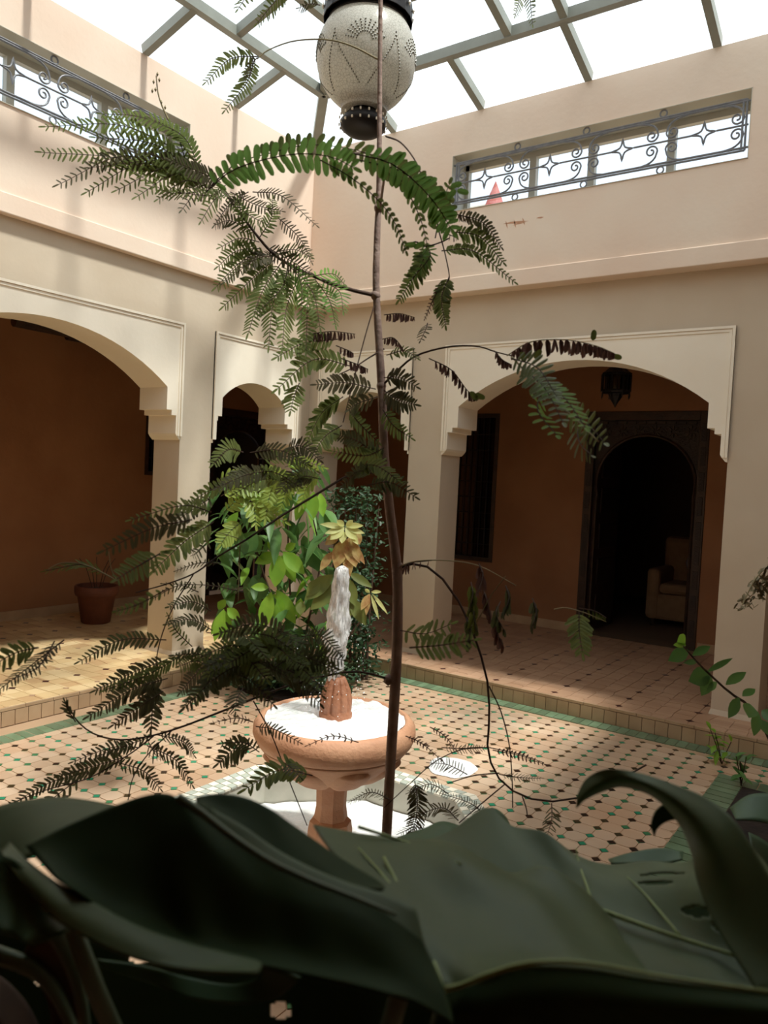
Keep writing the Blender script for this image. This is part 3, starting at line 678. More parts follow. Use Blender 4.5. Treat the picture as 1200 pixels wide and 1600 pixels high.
for i in range(NJ+1):
    t = i/NJ; z = zz0+(zz1-zz0)*t
    r0 = (.026+.022*min(1, t*2.6)) if t < .45 else .048-.016*min(1, (t-.45)/.35)
    if t > .84: r0 = .031*math.sqrt(max(.02, 1-((t-.93)/.07)**2)) if t > .93 else .032
    for k in range(SG):
        q = 2*PI*k/SG; nn = noise.noise(Vector((math.cos(q)*2.2, math.sin(q)*2.2, z*20)))*.5+noise.noise(Vector((math.cos(q)*5, math.sin(q)*5, z*30)))*.16
        r = r0*(1+nn); vs.append((FC.x+r*math.cos(q)-.012*(1-t)*RT.x, FC.y+r*math.sin(q)-.012*(1-t)*RT.y, z))
jt.add(vs, [(i*SG+k, i*SG+(k+1) % SG, (i+1)*SG+(k+1) % SG, (i+1)*SG+k) for i in range(NJ) for k in range(SG)]+[tuple(NJ*SG+k for k in range(SG))])
tag(jt.build('water_jet', M['jet'], smooth=True), 'column of white water leaping from the fountain finial', 'water jet')
dr = MB()
for k in range(150):
    q = random.uniform(0, 2*PI); rr = abs(random.gauss(0, .09))+.03; z = random.uniform(.69, 1.05) if k > 50 else random.uniform(.68, .8); r = random.uniform(.0012, .0038)
    x, y = FC.x+rr*math.cos(q), FC.y+rr*math.sin(q)
    dr.add([(x+r, y, z), (x-r, y, z), (x, y+r, z), (x, y-r, z), (x, y, z+r), (x, y, z-r)], [(0, 2, 4), (2, 1, 4), (1, 3, 4), (3, 0, 4), (2, 0, 5), (1, 2, 5), (3, 1, 5), (0, 3, 5)])
tag(dr.build('water_droplets', M['foam_glare'], smooth=True), 'spray of droplets flying around the jet', 'droplets', kind='stuff')
# wet puddle beyond the basin, its sky reflection painted white
pd = MB(); pc = on_floor(706, 1200); n = 40; vs = []
for k in range(n):
    q = 2*PI*k/n; r = 1+.22*noise.noise(Vector((math.cos(q)*1.7, math.sin(q)*1.7, 5)))
    e = _rt*(.145*math.cos(q)*r)+Vector((FW.x, FW.y, 0)).normalized()*(.15*math.sin(q)*r); vs.append((pc.x+e.x, pc.y+e.y, .003))
pd.add(vs+[(a*.97+pc.x*.03, b*.97+pc.y*.03, .006) for a, b, _ in vs], [tuple(range(n, 2*n))]+[(k, (k+1) % n, (k+1) % n+n, k+n) for k in range(n)])
tag(pd.build('splash_puddle', M['foam_glare'], smooth=False), 'splash puddle beyond the basin, painted white for its sky reflection', 'puddle')

# ---------------------------------------------------------------- planting bed at the right with a green tile border
PB = empty('planting_bed', (4.6, -2.1, 0)); tag(PB, 'sunken planting bed with a green tile border at the right of the floor', 'planting bed')
MB().box((4.215, -3.4, -.1), (5.3, -1.0, .008)).build('soil', M['soil'], PB)
MB().box((4.06, -3.4, -.1), (4.215, -.855, -.002)).box((4.215, -1.0, -.1), (5.3, -.855, -.002)).build('border_bed', M['grout'], PB)
for k in range(26): MB().box((4.066+(k % 1), -.925-k*.075, -.01), (4.21, -.858-k*.075, .004)).build('border_tile', M['green'], PB)
for k in range(14): MB().box((4.214+k*.075, -.997, -.01), (4.282+k*.075, -.858, .004)).build('border_tile', M['green'], PB)

# ---------------------------------------------------------------- big lantern over the fountain
LZ = 2.50
LT = empty('hanging_lantern', (FC.x, FC.y, LZ)); tag(LT, 'large hanging lantern of white mosaic glass with a pierced metal crown', 'lantern')
lc = Vector((FC.x, FC.y, 0))
zc = A(560, 118, 3.15).z
gl = MB(); pr = []
for i in range(25):
    t = -PI/2+PI*i/24; r = .196*math.cos(t); z = .205*math.sin(t)
    if t > 0: z *= 1.0
    pr.append((max(r, .09 if t < 0 else .11), zc+z))
gl.lathe([(r, z) for r, z in pr if True], lc, 64).build('glass_globe', M['mosaic'], LT, smooth=True)
# mosaic ornaments on the globe: raised beads in fans and arches
def on_globe(q, t, k=1.0): r = .196*math.cos(t)*k; return (lc.x+r*math.cos(q), lc.y+r*math.sin(q), zc+.205*math.sin(t)*k)
bd = MB()
def bead(q, t, r):
    x, y, z = on_globe(q, t, 1.0); bd.add([(x+r, y, z), (x-r, y, z), (x, y+r, z), (x, y-r, z), (x, y, z+r*1.6), (x, y, z-r*1.6)], [(0, 2, 4), (2, 1, 4), (1, 3, 4), (3, 0, 4), (2, 0, 5), (1, 2, 5), (3, 1, 5), (0, 3, 5)])
for s_ in range(5):
    q0 = s_*2*PI/5+.3
    for a in range(-5, 6):
        for rr in range(3, 8):
            bead(q0+math.sin(a*.26)*rr*.055, .08+math.cos(a*.26)*rr*.055-.25, .0042)
    for k in range(20):
        u_ = k/19; bead(q0+PI/5-.5*u_**1.3, .1-.95*u_**.9, .0036); bead(q0+PI/5+.5*u_**1.3, .1-.95*u_**.9, .0036)
bd.build('bead_pattern', mat('mosaic_bead', (120, 118, 104), .3), LT)['kind'] = 'stuff'
cup = []
zb_ = zc-.186
MB().lathe([(.088, zb_+.035), (.092, zb_+.03), (.082, zb_+.012), (.060, zb_-.008), (.056, zb_-.022), (.076, zb_-.038), (.092, zb_-.062), (.088, zb_-.084), (.066, zb_-.102), (.035, zb_-.110), (.006, zb_-.112)], lc, 40).build('bottom_cup', M['black'], LT, smooth=True)
for k in range(26):
    q = 2*PI*k/26; MB().lathe([(.002, -.006), (.006, 0), (.002, .006)], (lc.x+.092*math.cos(q), lc.y+.092*math.sin(q), zb_+.036), 6).build('cup_stud', M['iron'], LT)
hs = MB()
for k in range(18):
    q = 2*PI*k/18
    for zz_, rr in ((-.052, .0945), (-.08, .0945)):
        x, y = lc.x+rr*math.cos(q), lc.y+rr*math.sin(q); e = Vector((-math.sin(q), math.cos(q), 0))*.003; r_ = Vector((math.cos(q), math.sin(q), 0))*.0025
        b_ = Vector((x, y, zb_+zz_)); hs.hexa([b_-e-r_, b_+e-r_, b_+e+r_, b_-e+r_]+[p+Vector((0, 0, .009)) for p in (b_-e-r_, b_+e-r_, b_+e+r_, b_-e+r_)])
hs.build('pierced_holes', M['pale'], LT)
zt_ = zc+.118
MB().lathe([(.125, zt_-.012), (.150, zt_-.008), (.158, zt_+.01), (.150, zt_+.04), (.146, zt_+.06), (.165, zt_+.085), (.168, zt_+.10), (.150, zt_+.115), (.12, zt_+.18), (.10, zt_+.22), (.11, zt_+.26), (.07, zt_+.33), (.02, zt_+.40)], lc, 40).build('crown', M['black'], LT, smooth=True)
sk_ = MB().lathe([(.168, zt_+.10), (.172, zt_+.085), (.176, zt_+.02), (.174, zt_+.018), (.168, zt_+.085)], lc, 24, lambda q, i: 1).build('crown_skirt', M['black'], LT)
for k in range(20):
    q = 2*PI*(k+.5)/20; x, y = lc.x+.178*math.cos(q), lc.y+.178*math.sin(q)
    MB().lathe([(.002, -.012), (.006, 0), (.002, .012)], (x, y, zt_+.06), 5).build('crown_bead', M['pale'], LT)
ch = MB(); zt2 = skz(2.3)+.0
for k in range(int((zt2-zt_-.40)/.05)):
    z = zt_+.40+k*.05; ax_ = (1, 0) if k % 2 else (0, 1)
    ch.tube([(lc.x+ax_[0]*.013*math.cos(t*PI/5), lc.y+ax_[1]*.013*math.cos(t*PI/5), z+.025+.03*math.sin(t*PI/5)) for t in range(11)], .0035, 5, False)
ch.build('chain', M['black'], LT)

# ---------------------------------------------------------------- small lantern in the right arcade
HL = A(963, 600, (1.05+5.711)/ray(963, 600).y)
SLn = empty('arcade_lantern', HL); tag(SLn, 'small black pointed metal lantern hanging in the right arcade', 'lantern')
zt_ = A(963, 584, (HL-CAM).dot(FW)).z; zm_ = A(963, 612, (HL-CAM).dot(FW)).z; zl_ = A(963, 637, (HL-CAM).dot(FW)).z
MB().lathe([(.02, zt_+.12), (.05, zt_+.07), (.11, zt_+.015), (.135, zt_), (.135, zt_-.015), (.12, zt_-.016)], (HL.x, HL.y, 0), 8).build('cap', M['black'], SLn)
for k in range(16):
    q = 2*PI*k/16; MB().tube([(HL.x+.125*math.cos(q), HL.y+.125*math.sin(q), zt_-.01), (HL.x+.125*math.cos(q), HL.y+.125*math.sin(q), zm_)], .007 if k % 2 else .011, 5).build('cage_bar', M['black'], SLn)
MB().lathe([(.10, zt_-.01), (.10, zm_)], (HL.x, HL.y, 0), 16).build('lamp_glass', M['dglass'], SLn)
MB().lathe([(.13, zm_+.012), (.132, zm_), (.12, zm_-.015), (.07, zm_-.02), (.062, zm_-.045), (.03, zl_+.05), (.012, zl_+.02), (.002, zl_)], (HL.x, HL.y, 0), 8).build('lower_cone', M['black'], SLn)
for k in range(8):
    q = 2*PI*k/8; MB().lathe([(.001, -.06), (.007, -.03), (.003, 0)], (HL.x+.125*math.cos(q), HL.y+.125*math.sin(q), zm_-.008), 6).build('pendant', M['black'], SLn)
MB().tube([(HL.x, HL.y, zt_+.1), (HL.x, HL.y, 2.962)], .006, 6).build('rod', M['black'], SLn)

# ---------------------------------------------------------------- armchair, cushion and curtain in the room
AC = Vector((2.80, 3.45, ZS)); AR = empty('armchair', AC); tag(AR, 'beige upholstered armchair in the dark room beyond the carved door', 'armchair')
MB().box((2.46, 3.22, .20), (3.18, 3.95, .50)).build('seat_base', M['sofa'], AR, bevel=.04)
MB().box((2.56, 3.20, .50), (3.08, 3.78, .62)).build('seat_cushion', M['sofa'], AR, bevel=.05)
MB().hexa([(2.46, 3.78, .4), (3.18, 3.78, .4), (3.18, 3.98, .4), (2.46, 3.98, .4), (2.42, 3.86, 1.12), (3.2, 3.86, 1.12), (3.2, 4.06, 1.12), (2.42, 4.06, 1.12)]).build('backrest', M['sofa'], AR, bevel=.06)
for x in (2.42, 3.06): MB().box((x, 3.20, .2), (x+.15, 3.9, .78)).build('armrest', M['sofa'], AR, bevel=.05)
for x in (2.5, 3.12):
    for y in (3.27, 3.88): MB().lathe([(.025, 0), (.03, .1)], (x, y, ZS), 8).build('leg', M['wood2'], AR)
cu = MB(); cu.lathe([(.02, -.07), (.14, -.055), (.19, 0), (.14, .055), (.02, .07)], (0, 0, 0), 16)
cu.v = [(x*1.05+2.92, z*.9+3.70, y*.85+.84) for x, y, z in cu.v]
tag(cu.build('cushion', M['cush'], smooth=True, fix=True), 'pale lilac cushion resting on the beige armchair', 'cushion')
ct = MB(); cv = []
for k in range(41):
    x = 2.62+k*.018; y = 4.7+.03*math.sin(k*1.1); cv += [(x, y, ZS+.9), (x, y, 2.6)]
ct.add(cv, [(2*k, 2*k+2, 2*k+3, 2*k+1) for k in range(40)])
cu2 = ct.build('curtain', M['curtain']); so = cu2.modifiers.new('s', 'SOLIDIFY'); so.thickness = .012
tag(cu2, 'dark red hanging behind the armchair', 'curtain')

# ---------------------------------------------------------------- terracotta pot in the left arcade
PP = Vector((-1.55, -1.22, ZS)); PT = empty('plant_pot', PP); tag(PT, 'terracotta flower pot by the back wall of the left arcade', 'pot')
MB().lathe([(.125, 0), (.135, .01), (.175, .26), (.195, .27), (.205, .30), (.205, .355), (.195, .365), (.18, .36), (.172, .32), (.02, .31)], PP, 40).build('pot_body', M['pot'], PT, smooth=True)
MB().lathe([(.16, 0), (.172, .325), (.02, .33)], (PP.x, PP.y, ZS+.0), 24).build('earth', M['soil'], PT) if False else MB().lathe([(.17, 0), (.10, .012), (.01, .02)], (PP.x, PP.y, ZS+.318), 24).build('earth', M['soil'], PT)
for k in range(5):
    q = k*1.3; MB().tube([(PP.x+.04*math.cos(q), PP.y+.04*math.sin(q), ZS+.33), (PP.x+.1*math.cos(q), PP.y+.1*math.sin(q), ZS+.52), (PP.x+.17*math.cos(q), PP.y+.17*math.sin(q), ZS+.62)], .004, 5).build('stem', M['twig'], PT)

# dark wooden ceiling logs in the left arcade
for (x, y0, y1) in ((-1.86, -1.95, -1.4), (-2.02, -1.32, -.85)):
    tag(MB().tube([(x, y0, 2.905), (x, y1, 2.905)], .052, 10).build('ceiling_log', M['wood2']), 'dark wooden log under the left arcade ceiling', kind='structure')
# cone and parapet on the roof, seen through the high window
RP = tag(MB().box((-1.2, 2.36, 3.3), (.66, 2.5, 4.93)).build('roof_parapet', M['white'], bevel=.01), 'white roof parapet outside the right high window', kind='structure')
kc = A(773, 320, 9); tag(MB().lathe([(.14, 0), (.125, .05), (.06, .22), (.02, .32), (.004, .36)], (kc.x, 2.43, 4.83+.0), 20).build('chimney_cone', M['red'], smooth=False), 'small red terracotta cone on the roof outside the high window', 'roof cone')
# ================================================================ VEGETATION
def leaflet(mb, base, dir_, side, L, w, fold=.25, droop=.0):
    """small leaf: base point, direction, side vector; four cross sections with a folded middle"""
    d = dir_.normalized(); s = (side - d*side.dot(d)).normalized(); n = d.cross(s)
    prof = [(0, .3), (.2, .95), (.65, 1.0), (.9, .72), (1, .2)]
    vs = []; 
    for t, k in prof:
        c = base + d*(L*t) - Vector((0, 0, 1))*(droop*L*t*t)
        e = s*(w*.5*k); f = n*(fold*w*.5*k)
        vs += [c-e+f, c, c+e+f]
    fs = []
    for i in range(len(prof)-1):
        a = i*3; fs += [(a, a+1, a+4, a+3), (a+1, a+2, a+5, a+4)]
    mb.add(vs, fs)
def px(path, d0, d1, n=24):
    """points of the picture at a distance -> a smooth curve in the place"""
    k = len(path); pts = [A(u, v, d0+(d1-d0)*i/(k-1)) for i, (u, v) in enumerate(path)]
    return cr(pts, n)
def frond(parent, path, d0, d1, n, L, m='frond', wr=.26, ang=58, rr=.0011, tilt=None, dead=False, skip=0, name='frond', taper=.55, rnd=.12, bare=.06, stem='twig'):
    c = px(path, d0, d1, 48); mb = MB()
    if not dead and m in ('frond', 'frondd') and wr < .35: n = int(n*1.3); L *= 1.12
    Lm = L*(d0+d1)/2/F_PX; tl = random.uniform(-48, 48) if tilt is None else tilt
    for i in range(n):
        t = bare+(1-bare)*(i+.5)/n; q = min(int(t*47), 46); p = c[q].lerp(c[q+1], t*47-q); ax = (c[min(q+2, 47)]-c[max(q-1, 0)]).normalized()
        view = (p-CAM).normalized(); lat = ax.cross(view).normalized(); lat = Matrix.Rotation(math.radians(tl), 3, ax) @ lat
        k = math.sin(PI*min(1, (.18+.82*(1-abs(2*t-.9)*.5))))**.01; k *= (.55+.45*min(1, t*5))*(1-taper*max(0, t-.55)/.45)
        for s in (-1, 1):
            if random.random() < skip: continue
            a = math.radians(ang+random.gauss(0, 7)); l = Lm*k*(1+random.uniform(-rnd, rnd))
            if dead:
                dv = (Vector((0, 0, -1))+ax*random.uniform(-.25, .35)+lat*s*random.uniform(.02, .35)).normalized(); sd = ax.cross(dv)+ax*random.uniform(-.4, 1.2)
                leaflet(mb, p, dv, sd, l, l*wr*random.uniform(.7, 1.2), .8, .0)
            else:
                dv = ax*math.cos(a)+lat*s*math.sin(a); leaflet(mb, p, dv, ax, l, l*wr, .25, random.uniform(0, .18))
    if not dead:   # end leaflet
        ax = (c[-1]-c[-3]).normalized(); leaflet(mb, c[-1], ax, ax.cross(FW), Lm*.6, Lm*.6*wr, .25)
    o = mb.build(name, M[m], parent)
    MB().tube(c[::4]+[c[-1]], [rr*(1-.5*i/12) for i in range(len(c[::4])+1)], 5).build('stalk', M[stem], o)
    return o
def branch(parent, path, d0, d1, r0, r1, m='twig', name='branch', n=20, seg=7):
    c = px(path, d0, d1, n); return MB().tube(c, [r0+(r1-r0)*i/(n-1) for i in range(n)], seg).build(name, M[m], parent, smooth=True)

# ---------------------------------------------------------------- the young tree with feathery leaves
T0 = 1.5
tb = A(604, 1330, T0)
TR = empty('feathery_tree', (tb.x, tb.y, 0)); tag(TR, 'young slender tree with feathery leaves, its thin trunk crossing in front of the fountain', 'tree')
tp = [(598, 1660), (601, 1420), (604, 1305), (611, 1180), (618, 1060), (621, 980), (620, 890), (608, 790), (600, 700), (596, 600), (588, 460), (589, 380), (592, 300), (593, 200), (594, 60), (596, -90)]
tc = px(tp, T0, T0, 60); wid = [17, 17, 16, 16.5, 17, 17, 16, 15, 14, 13, 11.5, 10.5, 9, 8, 7, 6.5]
tr_ = [cr([(w_, 0, 0) for w_ in wid], 60)[i][0]*T0/F_PX/2 for i in range(60)]
tr_ = [r*(1+.05*noise.noise(Vector((i*.6, 0, 0)))) for i, r in enumerate(tr_)]
MB().tube(tc, tr_, 12).build('trunk', M['bark'], TR, smooth=True)
for (u, v) in ((621, 985), (596, 603), (607, 1062), (622, 885), (592, 325), (600, 732), (587, 462)):
    MB().lathe([(.001, -.012), (.0085, -.006), (.0098, 0), (.0085, .006), (.001, .012)], A(u, v, T0), 8).build('node', M['bark'], TR, smooth=True)
fr = lambda *a, **k: frond(TR, *a, **k); br = lambda *a, **k: branch(TR, *a, **k)
# branch to the left, upper
br([(588, 462), (545, 452), (500, 436), (455, 415), (425, 395), (395, 360), (350, 300), (322, 268)], 1.5, 1.45, .0042, .0018)
br([(312, 262), (285, 225), (262, 185), (248, 150), (244, 118)], 1.45, 1.42, .0022, .001, 'paletwig')
for (u, v) in ((240, 128), (249, 125), (243, 140), (238, 142), (246, 116), (252, 160), (258, 168)): MB().lathe([(.0005, -.004), (.0022, 0), (.0005, .004)], A(u, v, 1.42), 6).build('bud', M['paletwig'], TR)
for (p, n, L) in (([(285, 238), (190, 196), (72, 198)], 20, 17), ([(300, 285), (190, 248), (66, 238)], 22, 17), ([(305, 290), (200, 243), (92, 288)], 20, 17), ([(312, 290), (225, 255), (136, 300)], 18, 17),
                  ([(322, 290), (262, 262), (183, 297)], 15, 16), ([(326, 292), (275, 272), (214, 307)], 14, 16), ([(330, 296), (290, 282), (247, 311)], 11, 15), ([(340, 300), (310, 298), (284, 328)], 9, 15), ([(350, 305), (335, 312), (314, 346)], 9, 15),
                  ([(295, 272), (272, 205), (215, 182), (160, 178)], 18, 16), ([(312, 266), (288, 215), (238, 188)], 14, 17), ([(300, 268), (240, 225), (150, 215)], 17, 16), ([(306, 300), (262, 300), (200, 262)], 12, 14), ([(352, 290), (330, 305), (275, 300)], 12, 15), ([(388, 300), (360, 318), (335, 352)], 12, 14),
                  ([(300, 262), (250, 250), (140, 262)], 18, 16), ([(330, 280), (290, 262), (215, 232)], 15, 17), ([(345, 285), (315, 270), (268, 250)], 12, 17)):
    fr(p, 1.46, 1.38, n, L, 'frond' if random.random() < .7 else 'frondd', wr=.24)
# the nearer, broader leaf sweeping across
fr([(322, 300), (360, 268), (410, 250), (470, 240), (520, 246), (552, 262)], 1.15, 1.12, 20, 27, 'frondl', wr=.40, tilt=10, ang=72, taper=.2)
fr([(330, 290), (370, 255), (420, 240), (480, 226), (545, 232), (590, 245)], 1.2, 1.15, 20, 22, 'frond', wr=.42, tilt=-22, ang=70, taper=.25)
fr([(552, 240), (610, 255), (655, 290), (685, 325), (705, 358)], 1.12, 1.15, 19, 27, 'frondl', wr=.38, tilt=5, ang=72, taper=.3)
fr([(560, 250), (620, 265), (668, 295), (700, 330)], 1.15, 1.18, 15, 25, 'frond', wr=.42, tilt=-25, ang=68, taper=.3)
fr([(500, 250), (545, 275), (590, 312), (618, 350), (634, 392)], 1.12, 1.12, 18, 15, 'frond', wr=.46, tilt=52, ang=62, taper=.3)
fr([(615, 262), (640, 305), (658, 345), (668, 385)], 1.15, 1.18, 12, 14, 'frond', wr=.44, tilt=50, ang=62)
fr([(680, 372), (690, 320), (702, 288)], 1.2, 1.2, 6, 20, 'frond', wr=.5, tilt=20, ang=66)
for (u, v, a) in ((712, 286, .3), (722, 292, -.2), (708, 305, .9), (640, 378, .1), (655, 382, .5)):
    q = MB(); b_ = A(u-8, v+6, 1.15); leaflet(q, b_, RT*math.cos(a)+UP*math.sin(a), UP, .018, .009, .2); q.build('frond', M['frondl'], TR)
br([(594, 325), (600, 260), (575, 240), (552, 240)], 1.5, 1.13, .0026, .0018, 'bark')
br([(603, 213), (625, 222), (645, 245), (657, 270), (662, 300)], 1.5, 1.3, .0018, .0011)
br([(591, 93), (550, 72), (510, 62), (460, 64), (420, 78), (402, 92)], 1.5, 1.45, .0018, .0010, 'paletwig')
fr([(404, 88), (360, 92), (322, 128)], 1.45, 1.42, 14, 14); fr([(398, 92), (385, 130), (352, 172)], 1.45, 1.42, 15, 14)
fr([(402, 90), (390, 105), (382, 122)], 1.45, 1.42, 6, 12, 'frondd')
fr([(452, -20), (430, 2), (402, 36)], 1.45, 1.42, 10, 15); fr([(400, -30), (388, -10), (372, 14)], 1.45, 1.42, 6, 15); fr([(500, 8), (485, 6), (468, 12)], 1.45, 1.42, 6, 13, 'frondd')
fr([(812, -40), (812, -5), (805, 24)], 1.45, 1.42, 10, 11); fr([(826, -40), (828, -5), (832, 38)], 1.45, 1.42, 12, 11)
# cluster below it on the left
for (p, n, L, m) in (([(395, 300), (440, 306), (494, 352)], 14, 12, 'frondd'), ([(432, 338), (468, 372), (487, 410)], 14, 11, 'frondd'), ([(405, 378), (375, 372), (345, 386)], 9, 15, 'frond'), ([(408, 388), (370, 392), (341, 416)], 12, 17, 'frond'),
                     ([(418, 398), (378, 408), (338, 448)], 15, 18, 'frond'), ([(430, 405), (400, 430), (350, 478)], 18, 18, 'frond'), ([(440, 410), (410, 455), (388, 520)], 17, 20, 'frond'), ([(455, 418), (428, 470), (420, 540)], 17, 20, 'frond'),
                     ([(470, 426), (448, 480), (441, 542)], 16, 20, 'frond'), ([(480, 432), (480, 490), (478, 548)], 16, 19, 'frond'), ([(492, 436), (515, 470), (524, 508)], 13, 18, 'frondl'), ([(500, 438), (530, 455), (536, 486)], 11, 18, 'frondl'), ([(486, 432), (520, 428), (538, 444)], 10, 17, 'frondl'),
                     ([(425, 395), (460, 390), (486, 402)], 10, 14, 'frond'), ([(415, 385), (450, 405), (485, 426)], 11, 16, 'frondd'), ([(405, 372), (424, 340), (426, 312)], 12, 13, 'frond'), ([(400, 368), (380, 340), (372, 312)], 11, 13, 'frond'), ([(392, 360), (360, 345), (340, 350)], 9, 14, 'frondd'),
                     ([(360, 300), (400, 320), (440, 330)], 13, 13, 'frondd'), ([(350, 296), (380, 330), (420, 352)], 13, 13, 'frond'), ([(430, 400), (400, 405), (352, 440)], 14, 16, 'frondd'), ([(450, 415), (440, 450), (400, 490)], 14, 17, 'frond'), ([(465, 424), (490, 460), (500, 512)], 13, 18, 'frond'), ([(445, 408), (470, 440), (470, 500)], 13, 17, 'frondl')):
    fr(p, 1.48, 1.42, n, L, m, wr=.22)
# centre cluster left of the trunk
br([(587, 470), (572, 520), (556, 580), (536, 660)], 1.5, 1.42, .0014, .0009)
br([(600, 545), (575, 560), (555, 573), (530, 585)], 1.5, 1.45, .0018, .001)
for (p, n, L, m) in (([(548, 572), (490, 562), (434, 607)], 15, 20, 'frond'), ([(587, 608), (540, 598), (495, 601)], 12, 17, 'frondd'), ([(536, 620), (503, 645), (480, 690)], 16, 20, 'frond'), ([(468, 598), (460, 618), (454, 642)], 7, 18, 'frond'),
                     ([(534, 665), (510, 680), (490, 706)], 11, 18, 'frond'), ([(528, 530), (475, 536), (433, 558)], 14, 17, 'frond'), ([(590, 620), (560, 630), (545, 640)], 7, 16, 'frondd'), ([(545, 640), (560, 660), (590, 690)], 10, 15, 'frond'), ([(600, 610), (622, 625), (648, 632)], 10, 19, 'frondd'),
                     ([(600, 590), (625, 590), (650, 604)], 9, 16, 'frondd'), ([(598, 640), (615, 665), (642, 684)], 9, 15, 'frond'), ([(600, 700), (570, 712), (520, 705)], 12, 16, 'frond'), ([(604, 720), (560, 690), (530, 680)], 11, 16, 'frondd')):
    fr(p, 1.46, 1.42, n, L, m, wr=.28)
fr([(484, 522), (520, 518), (555, 522)], 1.44, 1.42, 13, 16, 'dead', dead=True, wr=.34); fr([(533, 560), (560, 570), (575, 577)], 1.44, 1.42, 8, 14, 'dead', dead=True, wr=.4); fr([(525, 540), (545, 548), (552, 552)], 1.44, 1.42, 6, 12, 'dead', dead=True, wr=.4)
fr([(600, 492), (625, 490), (648, 496)], 1.46, 1.42, 11, 13, 'dead', dead=True, wr=.4); fr([(598, 530), (615, 528), (630, 545)], 1.46, 1.42, 9, 12, 'dead', dead=True, wr=.34)
fr([(604, 555), (632, 548), (652, 560)], 1.46, 1.42, 9, 12, 'frond'); fr([(668, 505), (665, 515), (657, 532)], 1.46, 1.42, 5, 12, 'frondd')
# right-hand stalk with withered leaves
br([(597, 603), (620, 580), (650, 556), (700, 542), (745, 541), (775, 550), (800, 556)], 1.5, 1.35, .0024, .001)
fr([(670, 560), (705, 578), (732, 612), (748, 618)], 1.4, 1.38, 15, 17, 'dead', dead=True, wr=.36)
fr([(772, 548), (785, 562), (800, 570)], 1.35, 1.3, 7, 14, 'dead', dead=True, wr=.4)
fr([(792, 556), (830, 534), (884, 531), (930, 540), (960, 552)], 1.3, 1.15, 20, 25, 'dead', dead=True, wr=.42, stem='paletwig')
for (u, v, a) in ((735, 612, -.9), (742, 616, -.4), (926, 532, 1.4), (955, 556, -.2), (820, 566, 1.9), (835, 560, .9)):
    q = MB(); leaflet(q, A(u, v, 1.2), RT*math.cos(a)+UP*math.sin(a), UP*math.cos(a)-RT*math.sin(a), .017, .009, .2); q.build('frond', M['olive'], TR)
br([(800, 558), (830, 590), (865, 625), (900, 655), (935, 690)], 1.2, .95, .0016, .0010, 'paletwig')
for (p, n, L) in (([(800, 560), (840, 575), (870, 620)], 11, 24), ([(815, 575), (850, 605), (880, 660)], 12, 24), ([(840, 595), (880, 620), (915, 668)], 12, 25), ([(850, 600), (840, 640), (870, 680)], 8, 24), ([(880, 640), (915, 660), (945, 692)], 9, 26), ([(900, 650), (905, 690), (925, 712)], 7, 24)):
    fr(p, 1.1, .95, n, L, 'olive' if random.random() < .25 else 'frondl', wr=.46, ang=64)
# right cluster, hub by the high window
br([(630, 392), (648, 378), (665, 385), (690, 378), (702, 372)], 1.3, 1.3, .0016, .001)
br([(686, 362), (695, 395), (702, 430), (700, 440)], 1.3, 1.3, .0012, .0008)
for (p, n, L, m) in (([(668, 386), (655, 420), (624, 468)], 19, 17, 'frond'), ([(702, 432), (690, 465), (696, 508)], 17, 16, 'frond'), ([(690, 392), (740, 392), (803, 440)], 19, 13, 'frond'), ([(705, 362), (750, 370), (786, 410)], 16, 14, 'frond'), ([(710, 334), (755, 348), (783, 386)], 14, 12, 'frondd'), ([(692, 440), (676, 470), (664, 498)], 10, 8, 'dead'), ([(660, 380), (672, 400), (640, 440)], 10, 14, 'frondl')):
    fr(p, 1.32, 1.28, n, L, m, wr=.32)
fr([(690, 362), (705, 368), (715, 372)], 1.3, 1.3, 4, 10, 'dead', dead=True); fr([(708, 334), (725, 338), (740, 345)], 1.3, 1.3, 8, 10, 'dead', dead=True)
# ---- lower left branches
br([(600, 732), (570, 733), (535, 748), (490, 775), (440, 806), (385, 843)], 1.5, 1.42, .0030, .0020)
br([(385, 843), (340, 870), (305, 895), (262, 912), (212, 926)], 1.42, 1.32, .0020, .0010)
br([(303, 896), (270, 950), (248, 1010), (240, 1080), (236, 1150)], 1.40, 1.34, .0013, .0008)
br([(375, 850), (374, 885), (372, 940)], 1.42, 1.40, .0012, .0008, 'paletwig')
br([(384, 845), (340, 832), (300, 830)], 1.42, 1.40, .0009, .0006, 'paletwig')
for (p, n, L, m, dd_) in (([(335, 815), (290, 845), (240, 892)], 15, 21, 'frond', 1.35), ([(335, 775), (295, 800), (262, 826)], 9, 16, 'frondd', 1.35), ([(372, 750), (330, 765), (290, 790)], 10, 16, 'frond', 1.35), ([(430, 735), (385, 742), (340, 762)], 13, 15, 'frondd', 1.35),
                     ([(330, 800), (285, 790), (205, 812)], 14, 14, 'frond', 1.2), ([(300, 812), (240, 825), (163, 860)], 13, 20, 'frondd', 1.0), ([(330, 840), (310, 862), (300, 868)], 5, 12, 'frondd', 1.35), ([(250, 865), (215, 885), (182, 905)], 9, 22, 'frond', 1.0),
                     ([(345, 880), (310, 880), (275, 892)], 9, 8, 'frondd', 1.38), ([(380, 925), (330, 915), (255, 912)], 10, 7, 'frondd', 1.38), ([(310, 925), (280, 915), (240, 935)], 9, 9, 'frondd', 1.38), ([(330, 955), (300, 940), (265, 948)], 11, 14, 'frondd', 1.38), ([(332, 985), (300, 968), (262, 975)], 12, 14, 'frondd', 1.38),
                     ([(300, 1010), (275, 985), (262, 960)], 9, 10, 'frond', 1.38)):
    fr(p, dd_+.04, dd_-.04, n, L, m, wr=.3)
